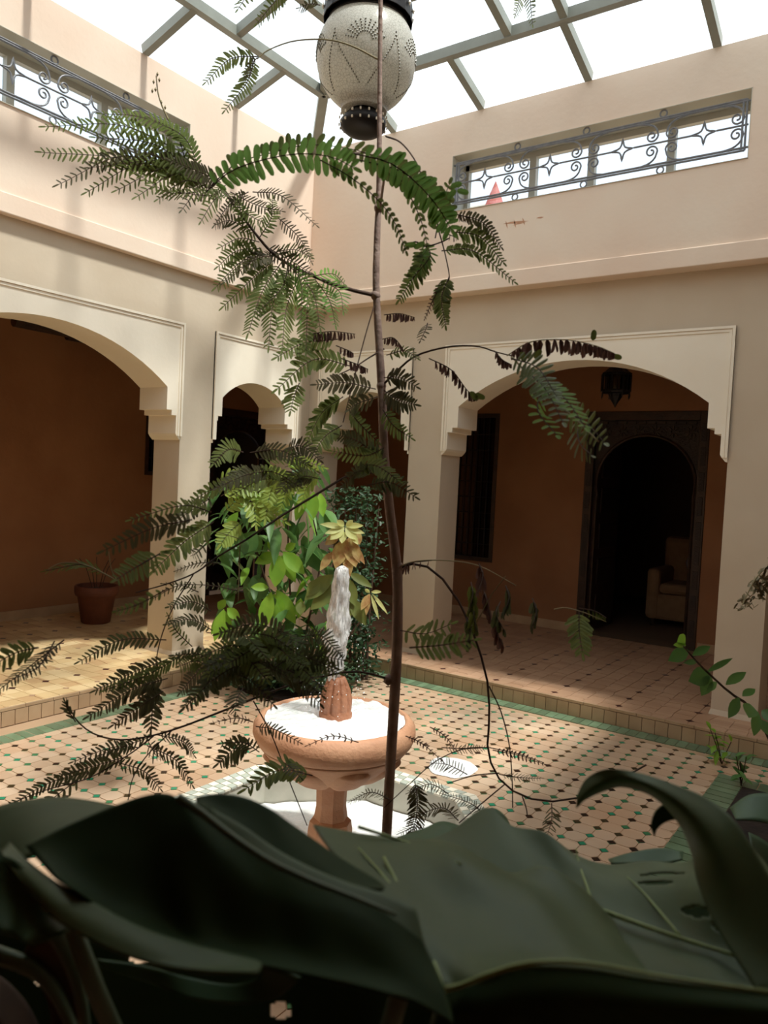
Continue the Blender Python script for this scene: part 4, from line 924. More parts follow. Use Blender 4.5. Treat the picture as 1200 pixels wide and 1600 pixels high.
# yellow tip
br([(183, 908), (160, 895), (130, 882), (95, 880), (70, 893)], 1.2, 1.15, .0014, .0006, 'paletwig'); br([(183, 908), (174, 890), (170, 862)], 1.2, 1.2, .001, .0006, 'paletwig')
fr([(165, 898), (130, 882), (72, 892)], 1.2, 1.15, 12, 15, 'olive', ang=28, wr=.2)
fr([(262, 920), (215, 945), (182, 955)], 1.05, 1.0, 8, 14, 'frond', wr=.4)
fr([(260, 1000), (190, 1000), (125, 1033)], 1.36, 1.3, 15, 15, 'frondd'); fr([(262, 1030), (205, 1052), (150, 1078)], 1.36, 1.3, 15, 16, 'frondd'); fr([(262, 1060), (205, 1078), (140, 1118)], 1.36, 1.3, 17, 18, 'frondd')
fr([(290, 1020), (235, 1052), (165, 1078)], 1.36, 1.3, 17, 15, 'frond'); fr([(255, 1080), (222, 1102), (178, 1132)], 1.36, 1.3, 12, 17, 'frondd'); fr([(236, 1056), (238, 1095), (236, 1138)], 1.36, 1.34, 10, 20, 'frondd')
fr([(100, 1000), (48, 1040), (-20, 1092)], 1.1, 1.0, 18, 17, 'frondd', wr=.16); fr([(60, 1012), (25, 1020), (-20, 1045)], 1.0, .95, 9, 20, 'frond'); fr([(85, 1002), (62, 1040), (20, 1062)], 1.08, 1.0, 9, 15, 'frondd', wr=.16)
# long low branch
br([(611, 1062), (575, 1052), (545, 1050), (500, 1058), (450, 1072), (395, 1092)], 1.5, 1.42, .0022, .002)
br([(395, 1092), (330, 1118), (280, 1137), (235, 1150), (190, 1156), (150, 1148), (122, 1128), (108, 1104)], 1.42, 1.3, .0022, .0011)
br([(240, 1150), (200, 1180), (140, 1215), (70, 1235), (0, 1262)], 1.36, 1.3, .0014, .0008); br([(272, 1138), (230, 1180), (208, 1215), (200, 1250)], 1.36, 1.34, .0012, .0008)
br([(396, 1095), (425, 1150), (450, 1215), (480, 1290)], 1.42, 1.4, .0013, .0009)
fr([(118, 1128), (108, 1112), (102, 1098)], 1.3, 1.3, 4, 14, 'frondd', ang=30)
for (p, n, L, m) in (([(245, 1148), (200, 1164), (156, 1180)], 12, 11, 'frondd'), ([(245, 1148), (285, 1158), (303, 1180)], 12, 13, 'frondd'), ([(230, 1165), (275, 1188), (300, 1226)], 13, 14, 'frondd'), ([(215, 1168), (175, 1168), (115, 1190)], 12, 13, 'frondd'), ([(232, 1160), (240, 1172), (252, 1180)], 4, 16, 'frondd'),
                     ([(200, 1182), (150, 1196), (95, 1212)], 13, 16, 'frondd'), ([(150, 1205), (80, 1222), (10, 1262)], 16, 15, 'frondd'), ([(180, 1190), (225, 1205), (250, 1232)], 11, 13, 'frondd'), ([(130, 1212), (80, 1250), (60, 1275)], 9, 15, 'frondd'), ([(395, 1160), (368, 1170), (342, 1192)], 9, 20, 'frondd'),
                     ([(405, 1175), (380, 1160), (346, 1162)], 8, 14, 'frondd'), ([(488, 1212), (438, 1203), (385, 1232)], 12, 24, 'frond'), ([(400, 1135), (430, 1140), (468, 1160)], 10, 11, 'frondd'), ([(395, 1128), (370, 1122), (330, 1130)], 9, 8, 'dead'), ([(440, 1190), (455, 1200), (470, 1215)], 6, 15, 'frondd'),
                     ([(330, 1060), (310, 1085), (290, 1100)], 9, 13, 'frond'), ([(380, 1075), (370, 1092), (368, 1112)], 6, 18, 'frondd'), ([(320, 1040), (300, 1060), (282, 1082)], 9, 15, 'frondd')):
    fr(p, 1.4, 1.34, n, L, m, wr=.26)
for k in range(26):      # dense tuft behind the low branch
    u, v = random.uniform(330, 480), random.uniform(985, 1060); a = random.uniform(-.5, .5)+(PI if u < 400 else 0)*0
    l = random.uniform(60, 110); s_ = random.choice((-1, 1)); fr([(u, v), (u+s_*l*.5*math.cos(a), v+l*.5*math.sin(a)-8), (u+s_*l*math.cos(a), v+l*math.sin(a)+14)], 1.2, 1.1, 13, random.uniform(15, 22), random.choice(['frondd', 'frondd', 'frond']), wr=.28)
for k in range(12):
    u, v = random.uniform(360, 590), random.uniform(700, 760); s_ = random.choice((-1, 1)); l = random.uniform(45, 90)
    fr([(u, v), (u+s_*l*.5, v-4), (u+s_*l, v+18)], 1.4, 1.34, 11, random.uniform(14, 19), random.choice(['frond', 'frondd']), wr=.26)
# ---- stalks right of the trunk
br([(622, 886), (650, 877), (700, 876), (750, 885), (806, 915)], 1.5, 1.35, .0013, .0008, 'paletwig')
br([(622, 888), (655, 881), (690, 903), (725, 955), (750, 1020), (763, 1075), (764, 1130), (762, 1170), (775, 1210), (805, 1238), (850, 1252), (905, 1246), (960, 1222), (1010, 1195)], 1.5, 1.35, .0026, .0016)
br([(764, 1072), (782, 1110), (795, 1160), (800, 1215), (801, 1262)], 1.42, 1.38, .0014, .001)
br([(763, 1168), (725, 1170), (680, 1190), (640, 1225), (600, 1262)], 1.42, 1.4, .0012, .0008); br([(788, 1226), (745, 1262), (717, 1286)], 1.4, 1.38, .0013, .001)
br([(780, 1208), (740, 1212), (700, 1224)], 1.4, 1.38, .0013, .0009); br([(764, 1168), (810, 1178), (850, 1192)], 1.4, 1.38, .0010, .0007); br([(816, 1244), (822, 1262), (824, 1275)], 1.4, 1.38, .0012, .001)
fr([(630, 888), (640, 880), (675, 876)], 1.48, 1.44, 6, 14, 'dead', dead=True)
for (p, n, L, m) in (([(634, 1150), (660, 1162), (692, 1190)], 11, 6, 'dead'), ([(672, 1136), (695, 1150), (712, 1172)], 9, 6, 'dead'), ([(690, 1168), (730, 1170), (762, 1168)], 13, 9, 'frondd'), ([(770, 1172), (810, 1180), (850, 1194)], 12, 8, 'dead'), ([(780, 1210), (815, 1215), (845, 1216)], 10, 9, 'frondd'),
                     ([(648, 1220), (652, 1262), (640, 1325)], 24, 17, 'frondd'), ([(700, 1240), (672, 1225), (640, 1238)], 10, 12, 'frondd'), ([(716, 1282), (690, 1262), (640, 1280)], 16, 15, 'frondd'), ([(668, 1300), (650, 1292), (625, 1302)], 10, 11, 'frondd'), ([(770, 1290), (740, 1258), (690, 1240)], 18, 9, 'frondd'),
                     ([(730, 1210), (700, 1195), (672, 1192)], 10, 12, 'frondd'), ([(610, 1250), (580, 1238), (548, 1252)], 12, 10, 'frondd'), ([(560, 1160), (520, 1150), (480, 1165)], 8, 8, 'dead'), ([(862, 1255), (862, 1280), (856, 1302)], 6, 16, 'frondd')):
    fr(p, 1.42, 1.38, n, L, m, wr=.14 if m == 'frondd' else .35)
fr([(905, 950), (930, 955), (948, 966)], 1.3, 1.25, 7, 12, 'olive', dead=True); br([(866, 952), (885, 950), (915, 958), (948, 972)], 1.3, 1.25, .001, .0006, 'paletwig'); fr([(905, 955), (905, 985), (910, 1020)], 1.3, 1.25, 9, 22, 'frond', wr=.3)
for (u, v) in ((736, 930), (745, 960), (728, 985), (755, 940), (790, 935), (782, 960), (776, 985), (748, 900), (832, 955)):
    fr([(u, v-20), (u+random.uniform(-8, 8), v), (u+random.uniform(-12, 12), v+28)], 1.25, 1.2, 5, 22, random.choice(['olive', 'dead', 'frondd']), dead=True, wr=.4)
br([(700, 1000), (735, 985), (768, 930), (790, 900)], 1.25, 1.2, .0012, .0007, 'paletwig')
fr([(625, 985), (665, 990), (705, 975)], 1.3, 1.25, 6, 20, 'frond', wr=.3)
fr([(640, 1012), (690, 1008), (740, 1000)], 1.0, .95, 9, 22, 'frond', wr=.3)

# ---------------------------------------------------------------- broad-leaved shrub in the far corner
def broad_leaf(parent, base, dir_, L, w, m, droop=.5, name='leaf', up=None, curl=.2):
    d = dir_.normalized(); s = d.cross(up or Vector((0, 0, 1)))
    if s.length < .05: s = d.cross(RT)
    s.normalize(); n = s.cross(d); n = n if n.z > 0 else -n
    prof = [(0, .06), (.12, .45), (.3, .88), (.5, 1), (.7, .82), (.86, .45), (1, .03)]; vs = []
    for t, k in prof:
        c = base+d*(L*t)-Vector((0, 0, 1))*(droop*L*t*t); e = s*(w*.5*k); f = n*(curl*w*.5*k)
        vs += [c-e+f*1.0, c-e*.5+f*.35, c, c+e*.5+f*.35, c+e+f*1.0]
    fs = [(i*5+j, i*5+j+1, i*5+j+6, i*5+j+5) for i in range(6) for j in range(4)]
    mb = MB().add(vs, fs); return mb.build(name, m, parent, smooth=True)
SH = empty('leafy_shrub', on_floor(455, 1082)); tag(SH, 'broad-leaved green shrub with sunlit leaves in the far corner behind the fountain', 'shrub')
base = on_floor(455, 1082); SD = (base-CAM).dot(FW)
def hd(): return Vector((random.gauss(0, 1), random.gauss(0, 1), random.gauss(-.1, .5))).normalized()
stems = [[(455, 1082), (440, 980), (400, 860), (380, 760)], [(460, 1082), (455, 960), (450, 840), (455, 740)], [(465, 1082), (480, 980), (500, 880), (485, 790)], [(450, 1082), (400, 1000), (365, 960), (352, 950)], [(468, 1080), (510, 990), (530, 900), (538, 830)], [(468, 1080), (540, 1000), (570, 960), (582, 935)]]
for s_ in stems: MB().tube([p for p in px(s_, SD, SD-.1, 12)], [.012-.0007*i for i in range(12)], 6).build('stem', M['twig'], SH)
nl = 0
for k in range(170):
    u = random.uniform(332, 520); v = random.uniform(722, 1000)
    lo = 735+(u-330)*-.12+ (abs(u-430)*.15); 
    if v < lo or (u < 400 and v > 880 and u+v*.2 < 560) or (u > 500 and v < 780): continue
    dd_ = SD+random.uniform(-.45, .35); nl += 1
    broad_leaf(SH, A(u, v, dd_), (hd()+Vector((0, 0, -.25))), random.uniform(.13, .23), random.uniform(.06, .10), M['shrub'] if random.random() < .9 else M['shrubb'], random.uniform(.2, .8))
def whorl(parent, u, v, dd_, n, L, w, m, hang=.6, spread=1.0, a0=0):
    c = A(u, v, dd_)
    for k in range(n):
        a = a0+2*PI*k/n+random.uniform(-.2, .2); d = Vector((math.cos(a)*spread, math.sin(a)*spread, random.uniform(-.1, .3)-hang))
        broad_leaf(parent, c+d*.01, d, L*random.uniform(.8, 1.1), w*random.uniform(.85, 1.1), m, .5)
def leafpx(parent, u0, v0, u1, v1, dd_, wpx, m, curl=.18):
    b_, e_ = A(u0, v0, dd_), A(u1, v1, dd_-.03); d = e_-b_; broad_leaf(parent, b_, d, d.length, wpx*dd_/F_PX, m, .05, up=(FW*-1+UP*.3), curl=curl)
D_ = SD-.35
for q in ((437, 868, 430, 915, 27), (440, 868, 462, 908, 20), (436, 866, 398, 878, 20), (442, 862, 476, 895, 24), (430, 858, 418, 846, 12), (446, 860, 462, 848, 14), (352, 955, 352, 1002, 22), (350, 952, 335, 1000, 18), (355, 950, 375, 968, 16), (352, 948, 340, 940, 18), (348, 958, 330, 990, 14),
          (428, 928, 437, 968, 26), (432, 922, 462, 972, 24), (424, 925, 408, 985, 24), (420, 918, 392, 916, 14), (470, 935, 466, 965, 16), (478, 770, 462, 812, 18), (490, 768, 488, 812, 20), (500, 770, 505, 806, 16), (470, 724, 450, 728, 14), (372, 800, 350, 832, 16), (405, 760, 392, 740, 14)):
    leafpx(SH, *q[:4], D_+random.uniform(-.1, .1), q[4], M['shrubb'])
for q in ((400, 830, 375, 870, 34), (350, 830, 385, 850, 30), (480, 850, 500, 890, 30), (500, 800, 520, 840, 22), (470, 980, 460, 1010, 20), (400, 940, 410, 900, 30), (450, 800, 440, 760, 30)): leafpx(SH, *q[:4], D_+.15, q[4], M['shrub'])
for (p, n, L) in (([(345, 775), (375, 762), (410, 770)], 10, 18), ([(350, 800), (372, 780), (400, 760)], 9, 18), ([(400, 745), (430, 740), (462, 752)], 11, 18), ([(420, 780), (440, 760), (470, 745)], 10, 20), ([(470, 735), (450, 760), (440, 790)], 9, 22), ([(378, 815), (360, 830), (345, 850)], 8, 20),
                  ([(500, 740), (480, 760), (470, 790)], 9, 20), ([(340, 750), (370, 742), (400, 748)], 9, 16), ([(395, 790), (420, 800), (445, 815)], 8, 20), ([(445, 730), (475, 722), (505, 730)], 9, 16), ([(380, 760), (395, 790), (400, 820)], 9, 20), ([(430, 750), (420, 780), (415, 810)], 9, 20)):
    frond(SH, p, SD-.5, SD-.55, n, L, 'frondy', wr=.34, rr=.002, name='pinnate_leaf')
for k in range(60):
    u, v = random.uniform(345, 515), random.uniform(760, 990)
    broad_leaf(SH, A(u, v, SD+random.uniform(-.2, .5)), (hd()+Vector((0, 0, -.3))), random.uniform(.15, .24), random.uniform(.08, .12), M['shrub'], random.uniform(.2, .8))
# pale crown of the middle stem with hanging tan leaves
for k, q in enumerate(((538, 824, 500, 817, 10), (538, 824, 516, 842, 16), (540, 824, 557, 842, 16), (540, 822, 568, 820, 10), (538, 822, 526, 812, 10), (540, 822, 552, 812, 9), (542, 826, 570, 832, 9), (536, 826, 508, 832, 10), (537, 830, 534, 848, 13), (545, 828, 560, 850, 11))): leafpx(SH, *q[:4], D_-.15, q[4], M['yellow'])
for q in ((538, 842, 524, 886, 24), (545, 840, 556, 884, 26), (542, 842, 546, 900, 20), (548, 840, 562, 878, 16), (520, 862, 500, 890, 14), (530, 835, 508, 850, 16), (552, 850, 570, 880, 10), (558, 830, 562, 850, 12)): leafpx(SH, *q[:4], D_-.12, q[4], M['tan'])
for q in ((520, 898, 476, 935, 26), (530, 912, 485, 950, 26), (538, 900, 556, 945, 22), (545, 895, 582, 916, 14), (540, 940, 545, 965, 22), (548, 935, 572, 975, 22), (470, 940, 470, 960, 16), (500, 905, 480, 930, 20)): leafpx(SH, *q[:4], D_-.05, q[4], M['olive'])
for q in ((578, 928, 564, 952, 12), (580, 925, 596, 924, 6), (580, 930, 592, 966, 6), (582, 928, 606, 958, 6), (578, 926, 570, 920, 6), (576, 930, 572, 960, 9)): leafpx(SH, *q[:4], D_-.1, q[4], M['yellow'] if q[4] < 8 else M['tan'])
# darker fine-leaved bush behind it
BU = empty('dark_bush', on_floor(560, 1062)); tag(BU, 'dark fine-leaved bush standing before the small right arch', 'bush')
bb = on_floor(560, 1062); BD = (bb-CAM).dot(FW); mb = MB()
for k in range(5): MB().tube(px([(548+k*6, 1062), (545+k*8, 960), (530+k*14, 860), (520+k*18, 790)], BD, BD, 10), [.013-.001*i for i in range(10)], 6).build('stem', M['twig'], BU)
for k in range(2600):
    u, v = random.gauss(552, 26), random.uniform(762, 1060)
    if v > 850: u = random.gauss(556, 20)
    if not 508 < u < 612: continue
    leaflet(mb, A(u, v, BD+random.uniform(-.3, .25)), hd(), hd(), random.uniform(.03, .055), random.uniform(.014, .022), .2)
mb.build('foliage', M['bushd'], BU)['kind'] = 'stuff'
mb = MB()
for k in range(1500):   # low dark growth round the shrub's foot
    u, v = random.gauss(455, 48), random.uniform(985, 1078)
    if not 350 < u < 560: continue
    leaflet(mb, A(u, v, SD+random.uniform(-.35, .3)), hd(), hd(), random.uniform(.03, .07), random.uniform(.014, .03), .2)
mb.build('low_foliage', M['bushd'], SH)['kind'] = 'stuff'
MB().box((base.x-.32, base.y-.25, -.02), (base.x+.35, base.y+.3, .03)).build('soil_patch', M['soil'], SH)

# ---------------------------------------------------------------- plants at the right
RPb = A(1215, 1175, 1.9)
RP2 = empty('leafy_twig_plant', (RPb.x, RPb.y, .01)); tag(RP2, 'small plant with a branch of rounded green leaves reaching in at the right edge', 'plant')
MB().tube([Vector((RPb.x, RPb.y, .01))]+px([(1235, 1240), (1200, 1150), (1172, 1105), (1140, 1082), (1105, 1050), (1085, 1030), (1068, 1010)], 1.7, 1.45, 14), [.005]+[.004-.0002*i for i in range(14)], 6).build('stem', M['twig'], RP2)
for q in ((1076, 1016, 1044, 1030, 22, 'shrub'), (1070, 1010, 1062, 990, 20, 'shrubb'), (1072, 1008, 1052, 1006, 10, 'shrubb'), (1082, 1024, 1110, 1008, 14, 'shrub'), (1090, 1034, 1068, 1034, 9, 'shrub'), (1110, 1052, 1076, 1062, 30, 'shrub'), (1105, 1050, 1145, 1026, 10, 'shrub'), (1110, 1055, 1096, 1085, 22, 'shrub'), (1134, 1070, 1166, 1048, 16, 'shrub'),
          (1155, 1090, 1138, 1120, 18, 'shrub'), (1160, 1088, 1180, 1075, 14, 'shrub'), (1172, 1100, 1170, 1120, 26, 'shrub'), (1184, 1112, 1178, 1148, 18, 'shrub'), (1190, 1110, 1215, 1125, 22, 'shrub'), (1190, 1125, 1205, 1150, 20, 'shrub'), (1120, 1066, 1104, 1078, 12, 'shrub')):
    leafpx(RP2, *q[:4], 1.55, q[4], M[q[5]])
CT = empty('dusty_spray', A(1230, 860, 1.7)); tag(CT, 'dry beige flower spray hanging in at the right edge', 'flower spray')
MB().tube(px([(1240, 850), (1205, 880), (1180, 905), (1160, 945)], 1.7, 1.6, 10), .0015, 5).build('stalk', M['paletwig'], CT)
mb = MB()
for k in range(150):
    t = random.random(); c_ = A(1225-62*t+random.uniform(-12, 14), 868+75*t+random.uniform(-14, 14), 1.65); leaflet(mb, c_, hd()+Vector((0, 0, -.8)), hd(), .016, .006, .4)
mb.build('bracts', mat('dusty_bract', (150, 140, 108), .8), CT)['kind'] = 'stuff'
# small seedlings in the bed
for i, (u, v, lab) in enumerate(((1158, 1215, 'small leafy seedling in the planting bed beside the green tiles'), (1128, 1180, 'low bright green weed at the step by the planting bed'))):
    b0 = on_floor(u, v+14); D0 = (b0-CAM).dot(FW)
    sd_ = empty('seedling', b0); tag(sd_, lab, 'seedling')
    for k in range(4):
        a = A(u+random.uniform(-25, 25), v-random.uniform(8, 40), D0); MB().tube([b0, (b0+a)/2+Vector((0, 0, .01)), a], .003, 5).build('stem', M['twig'], sd_)
        for j in range(5): broad_leaf(sd_, a.lerp(b0, j*.15), hd()+Vector((0, 0, .2)), .075, .03, M['shrub'] if i == 0 else M['shrubb'], .3)
# ---------------------------------------------------------------- big monstera leaves in the foreground
def catmull_grid(rows, nu, nv):
    R_ = [cr([tuple(A(*p)) for p in r], nv) for r in rows]
    cols = [cr([tuple(R_[i][j]) for i in range(len(rows))], nu) for j in range(nv)]
    return [[cols[j][i] for j in range(nv)] for i in range(nu)]
def sheet(parent, rows, m, nu=26, nv=40, th=.0016, wav=.0, holes=(), name='blade'):
    G = catmull_grid(rows, nu, nv); mb = MB(); V_ = []; nr = []
    for i in range(nu):
        for j in range(nv):
            a = G[min(i+1, nu-1)][j]-G[max(i-1, 0)][j]; b = G[i][min(j+1, nv-1)]-G[i][max(j-1, 0)]; n_ = a.cross(b)
            n_ = n_.normalized() if n_.length > 1e-9 else Vector((0, 0, 1)); nr.append(n_)
            V_.append(G[i][j]+n_*(wav*noise.noise(G[i][j]*9)))
    ok = lambda i, j: not any(((i-h[0])/h[2])**2+((j-h[1])/h[3])**2 < 1 for h in holes)
    f = []; N = nu*nv; cells = {(i, j) for i in range(nu-1) for j in range(nv-1) if ok(i+.5, j+.5)}
    for (i, j) in cells:
        a, b, c_, d = i*nv+j, i*nv+j+1, (i+1)*nv+j+1, (i+1)*nv+j
        f += [(a, b, c_, d), (d+N, c_+N, b+N, a+N)]
        for (o, e) in (((i-1, j), (a, b)), ((i+1, j), (c_, d)), ((i, j-1), (d, a)), ((i, j+1), (b, c_))):
            if o not in cells: f.append((e[0], e[0]+N, e[1]+N, e[1]))
    mb.add([v for v in V_]+[v-n_*th for v, n_ in zip(V_, nr)], f)
    return mb.build(name, m, parent, smooth=True)
def rib(parent, pts, r, m='vein', name='rib'): MB().tube(cr([tuple(A(p[0], p[1], p[2]*.991)) for p in pts], 18), [r*(1-.6*i/17) for i in range(18)], 6).build(name, M[m], parent, smooth=True)
MP = empty('monstera_plant', Vector((CAM.x-.45, CAM.y+.55, 0))); tag(MP, 'large dark-green swiss cheese plant with huge leaves filling the foreground', 'plant')
def ml(rows, m, **k): 
    o = sheet(MP, rows, M[m], name='leaf', **k); return o
# right leaf with the curled lobe: rows run from its outer (far) margin to the near margin, left to right
l1 = ml([[(640, 1320, .75), (700, 1300, .75), (760, 1262, .75), (800, 1290, .72), (850, 1300, .7), (900, 1335, .68), (950, 1350, .66), (1010, 1345, .64), (1075, 1345, .62), (1130, 1300, .6), (1180, 1330, .58), (1230, 1390, .56)],
         [(640, 1345, .7), (710, 1340, .7), (770, 1330, .69), (820, 1345, .67), (870, 1365, .66), (930, 1380, .63), (990, 1385, .61), (1050, 1385, .59), (1100, 1380, .57), (1150, 1370, .56), (1200, 1400, .54), (1250, 1440, .52)],
         [(650, 1400, .66), (720, 1395, .65), (780, 1395, .64), (830, 1400, .63), (890, 1410, .61), (950, 1430, .59), (1010, 1448, .57), (1060, 1465, .55), (1110, 1480, .53), (1160, 1498, .52), (1210, 1515, .5), (1260, 1535, .49)],
         [(660, 1470, .6), (730, 1465, .6), (790, 1465, .59), (850, 1470, .58), (910, 1485, .56), (970, 1500, .54), (1020, 1510, .52), (1070, 1525, .5), (1120, 1540, .49), (1170, 1560, .48), (1220, 1575, .47), (1270, 1590, .46)],
         [(680, 1620, .5), (740, 1620, .5), (800, 1620, .49), (860, 1620, .49), (920, 1620, .48), (980, 1620, .47), (1030, 1625, .46), (1080, 1630, .46), (1130, 1640, .45), (1180, 1650, .45), (1230, 1660, .44), (1290, 1670, .44)]],
        'mon2', nu=120, nv=220, holes=[(33, 76, 3.2, 10), (26, 132, 2, 9), (17, 140, 1.8, 13), (44, 152, 2.6, 10), (49, 166, 2, 5)])
rib(l1, [(870, 1395, .6), (960, 1430, .585), (1060, 1465, .545), (1170, 1500, .512), (1260, 1535, .485)], .0022)
rib(l1, [(1062, 1462, .547), (1010, 1400, .6), (980, 1370, .625)], .0012); rib(l1, [(928, 1416, .6), (905, 1350, .67), (900, 1325, .685)], .0012)
ml([[(880, 1392, .74), (980, 1380, .72), (1080, 1380, .7), (1180, 1390, .68), (1270, 1400, .66)], [(860, 1480, .7), (980, 1480, .68), (1080, 1490, .66), (1180, 1500, .64), (1270, 1510, .62)], [(860, 1600, .66), (980, 1600, .64), (1080, 1600, .62), (1180, 1600, .6), (1270, 1600, .6)]], 'mond', nu=14, nv=24)  # dark backing sheet, stands for the shadow seen through the holes
# curled lobe
l2 = ml([[(900, 1262, .60), (903, 1240, .60), (918, 1215, .60), (950, 1202, .59), (1000, 1208, .58), (1060, 1228, .57), (1110, 1250, .56), (1150, 1285, .54), (1185, 1340, .52), (1250, 1450, .49)],
         [(901, 1262, .6), (912, 1245, .595), (935, 1228, .59), (968, 1220, .585), (1010, 1228, .57), (1055, 1255, .56), (1095, 1295, .545), (1125, 1350, .53), (1165, 1430, .51), (1240, 1530, .48)],
         [(902, 1262, .6), (915, 1250, .6), (940, 1238, .6), (970, 1230, .6), (1010, 1240, .59), (1040, 1262, .585), (1065, 1295, .58), (1080, 1335, .565), (1090, 1380, .545), (1120, 1450, .515), (1190, 1560, .475)]],
        'mon2', nu=22, nv=60)
l2b = ml([[(1022, 1306, .62), (1018, 1290, .62), (1025, 1268, .62), (1045, 1255, .62), (1070, 1262, .62)], [(1023, 1306, .62), (1024, 1290, .62), (1034, 1275, .62), (1050, 1268, .62), (1075, 1280, .62)], [(1023, 1306, .62), (1028, 1294, .62), (1042, 1284, .62), (1060, 1282, .62), (1080, 1300, .62)]], 'mond', nu=8, nv=16)
# centre leaf, pale grey green, with a folded edge
l3 = ml([[(490, 1288, .62), (560, 1300, .62), (640, 1310, .60), (700, 1318, .58), (760, 1345, .56), (800, 1362, .55), (850, 1352, .54), (910, 1385, .53), (960, 1440, .52)],
         [(520, 1330, .56), (590, 1345, .55), (660, 1350, .54), (720, 1352, .52), (780, 1372, .51), (830, 1390, .5), (880, 1410, .5), (930, 1440, .49), (980, 1480, .48)],
         [(560, 1380, .5), (630, 1400, .49), (690, 1420, .48), (750, 1430, .47), (810, 1440, .46), (870, 1455, .45), (930, 1480, .45), (980, 1510, .44), (1040, 1540, .44)],
         [(620, 1450, .45), (670, 1470, .44), (720, 1490, .43), (780, 1495, .42), (840, 1498, .42), (900, 1505, .41), (970, 1525, .41), (1050, 1550, .41), (1220, 1570, .41)],
         [(690, 1545, .40), (715, 1545, .40), (750, 1530, .39), (800, 1512, .385), (860, 1505, .38), (930, 1510, .38), (1000, 1522, .38), (1090, 1535, .38), (1240, 1555, .38)]],
        'mon2', nu=40, nv=70, wav=.004)
rib(l3, [(690, 1542, .398), (672, 1490, .432), (640, 1425, .475), (600, 1370, .515), (560, 1325, .57)], .0016, 'vein')
rib(l3, [(560, 1292, .617), (640, 1318, .592), (720, 1350, .52)], .0014, 'vein')
# dark underside below the fold
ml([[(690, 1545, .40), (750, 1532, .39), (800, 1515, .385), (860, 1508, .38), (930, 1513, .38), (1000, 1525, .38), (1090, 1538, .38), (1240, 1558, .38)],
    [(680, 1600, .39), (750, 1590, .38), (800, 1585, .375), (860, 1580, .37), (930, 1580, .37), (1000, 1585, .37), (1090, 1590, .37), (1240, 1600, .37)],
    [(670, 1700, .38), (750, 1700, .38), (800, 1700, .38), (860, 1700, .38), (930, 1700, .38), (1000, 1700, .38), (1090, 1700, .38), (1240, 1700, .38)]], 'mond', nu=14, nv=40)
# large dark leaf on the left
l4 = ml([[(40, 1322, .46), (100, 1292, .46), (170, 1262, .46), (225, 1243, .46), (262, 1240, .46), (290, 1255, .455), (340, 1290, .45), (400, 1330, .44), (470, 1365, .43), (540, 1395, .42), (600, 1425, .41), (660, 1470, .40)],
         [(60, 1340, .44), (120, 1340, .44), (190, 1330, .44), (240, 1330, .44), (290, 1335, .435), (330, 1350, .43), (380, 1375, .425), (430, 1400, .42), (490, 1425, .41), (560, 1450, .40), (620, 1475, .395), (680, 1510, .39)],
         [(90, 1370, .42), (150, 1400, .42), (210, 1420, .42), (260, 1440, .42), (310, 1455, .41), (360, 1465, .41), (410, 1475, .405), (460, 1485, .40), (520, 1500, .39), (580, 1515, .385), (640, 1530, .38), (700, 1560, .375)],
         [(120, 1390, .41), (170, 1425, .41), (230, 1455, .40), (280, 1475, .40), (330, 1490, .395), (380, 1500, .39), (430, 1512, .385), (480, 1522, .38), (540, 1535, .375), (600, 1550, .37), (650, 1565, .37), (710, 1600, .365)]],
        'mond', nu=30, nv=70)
# its paler rim and the pale rib along its upper edge
ml([[(15, 1315, .47), (45, 1345, .445), (90, 1378, .42), (150, 1412, .41), (220, 1448, .40), (290, 1472, .395), (350, 1487, .39), (400, 1500, .385), (410, 1508, .38)],
    [(8, 1322, .46), (35, 1360, .435), (75, 1400, .41), (135, 1438, .40), (210, 1472, .39), (280, 1496, .385), (340, 1508, .38), (390, 1514, .375), (405, 1514, .375)],
    [(0, 1330, .45), (30, 1375, .43), (70, 1425, .405), (125, 1460, .395), (190, 1490, .385), (255, 1508, .38), (320, 1516, .375), (380, 1518, .37), (402, 1518, .37)]], 'mon2', nu=12, nv=50)
rib(l4, [(278, 1245, .452), (315, 1270, .448), (360, 1305, .44), (420, 1345, .43), (490, 1378, .42), (560, 1405, .412), (620, 1430, .405)], .0026, 'veind')
l5 = ml([[(305, 1245, .50), (340, 1240, .50), (380, 1245, .50), (420, 1262, .495), (460, 1290, .49), (500, 1318, .48), (540, 1345, .47), (590, 1375, .46), (602, 1385, .455)],
         [(308, 1252, .49), (345, 1262, .49), (390, 1280, .485), (425, 1300, .48), (465, 1325, .47), (500, 1348, .46), (540, 1368, .455), (575, 1382, .45), (600, 1387, .45)],
         [(310, 1256, .48), (345, 1280, .475), (385, 1310, .47), (425, 1335, .465), (465, 1355, .455), (505, 1370, .45), (540, 1380, .445), (570, 1386, .445), (598, 1388, .445)]], 'mond', nu=14, nv=40)
ml([[(300, 1252, .52), (420, 1255, .53), (500, 1288, .55), (560, 1310, .55), (640, 1340, .53)], [(330, 1285, .47), (420, 1345, .46), (500, 1376, .445), (580, 1396, .43), (650, 1440, .42)], [(300, 1262, .46), (400, 1340, .44), (490, 1382, .43), (570, 1410, .42), (650, 1470, .41)]], 'mon', nu=14, nv=30) if False else None
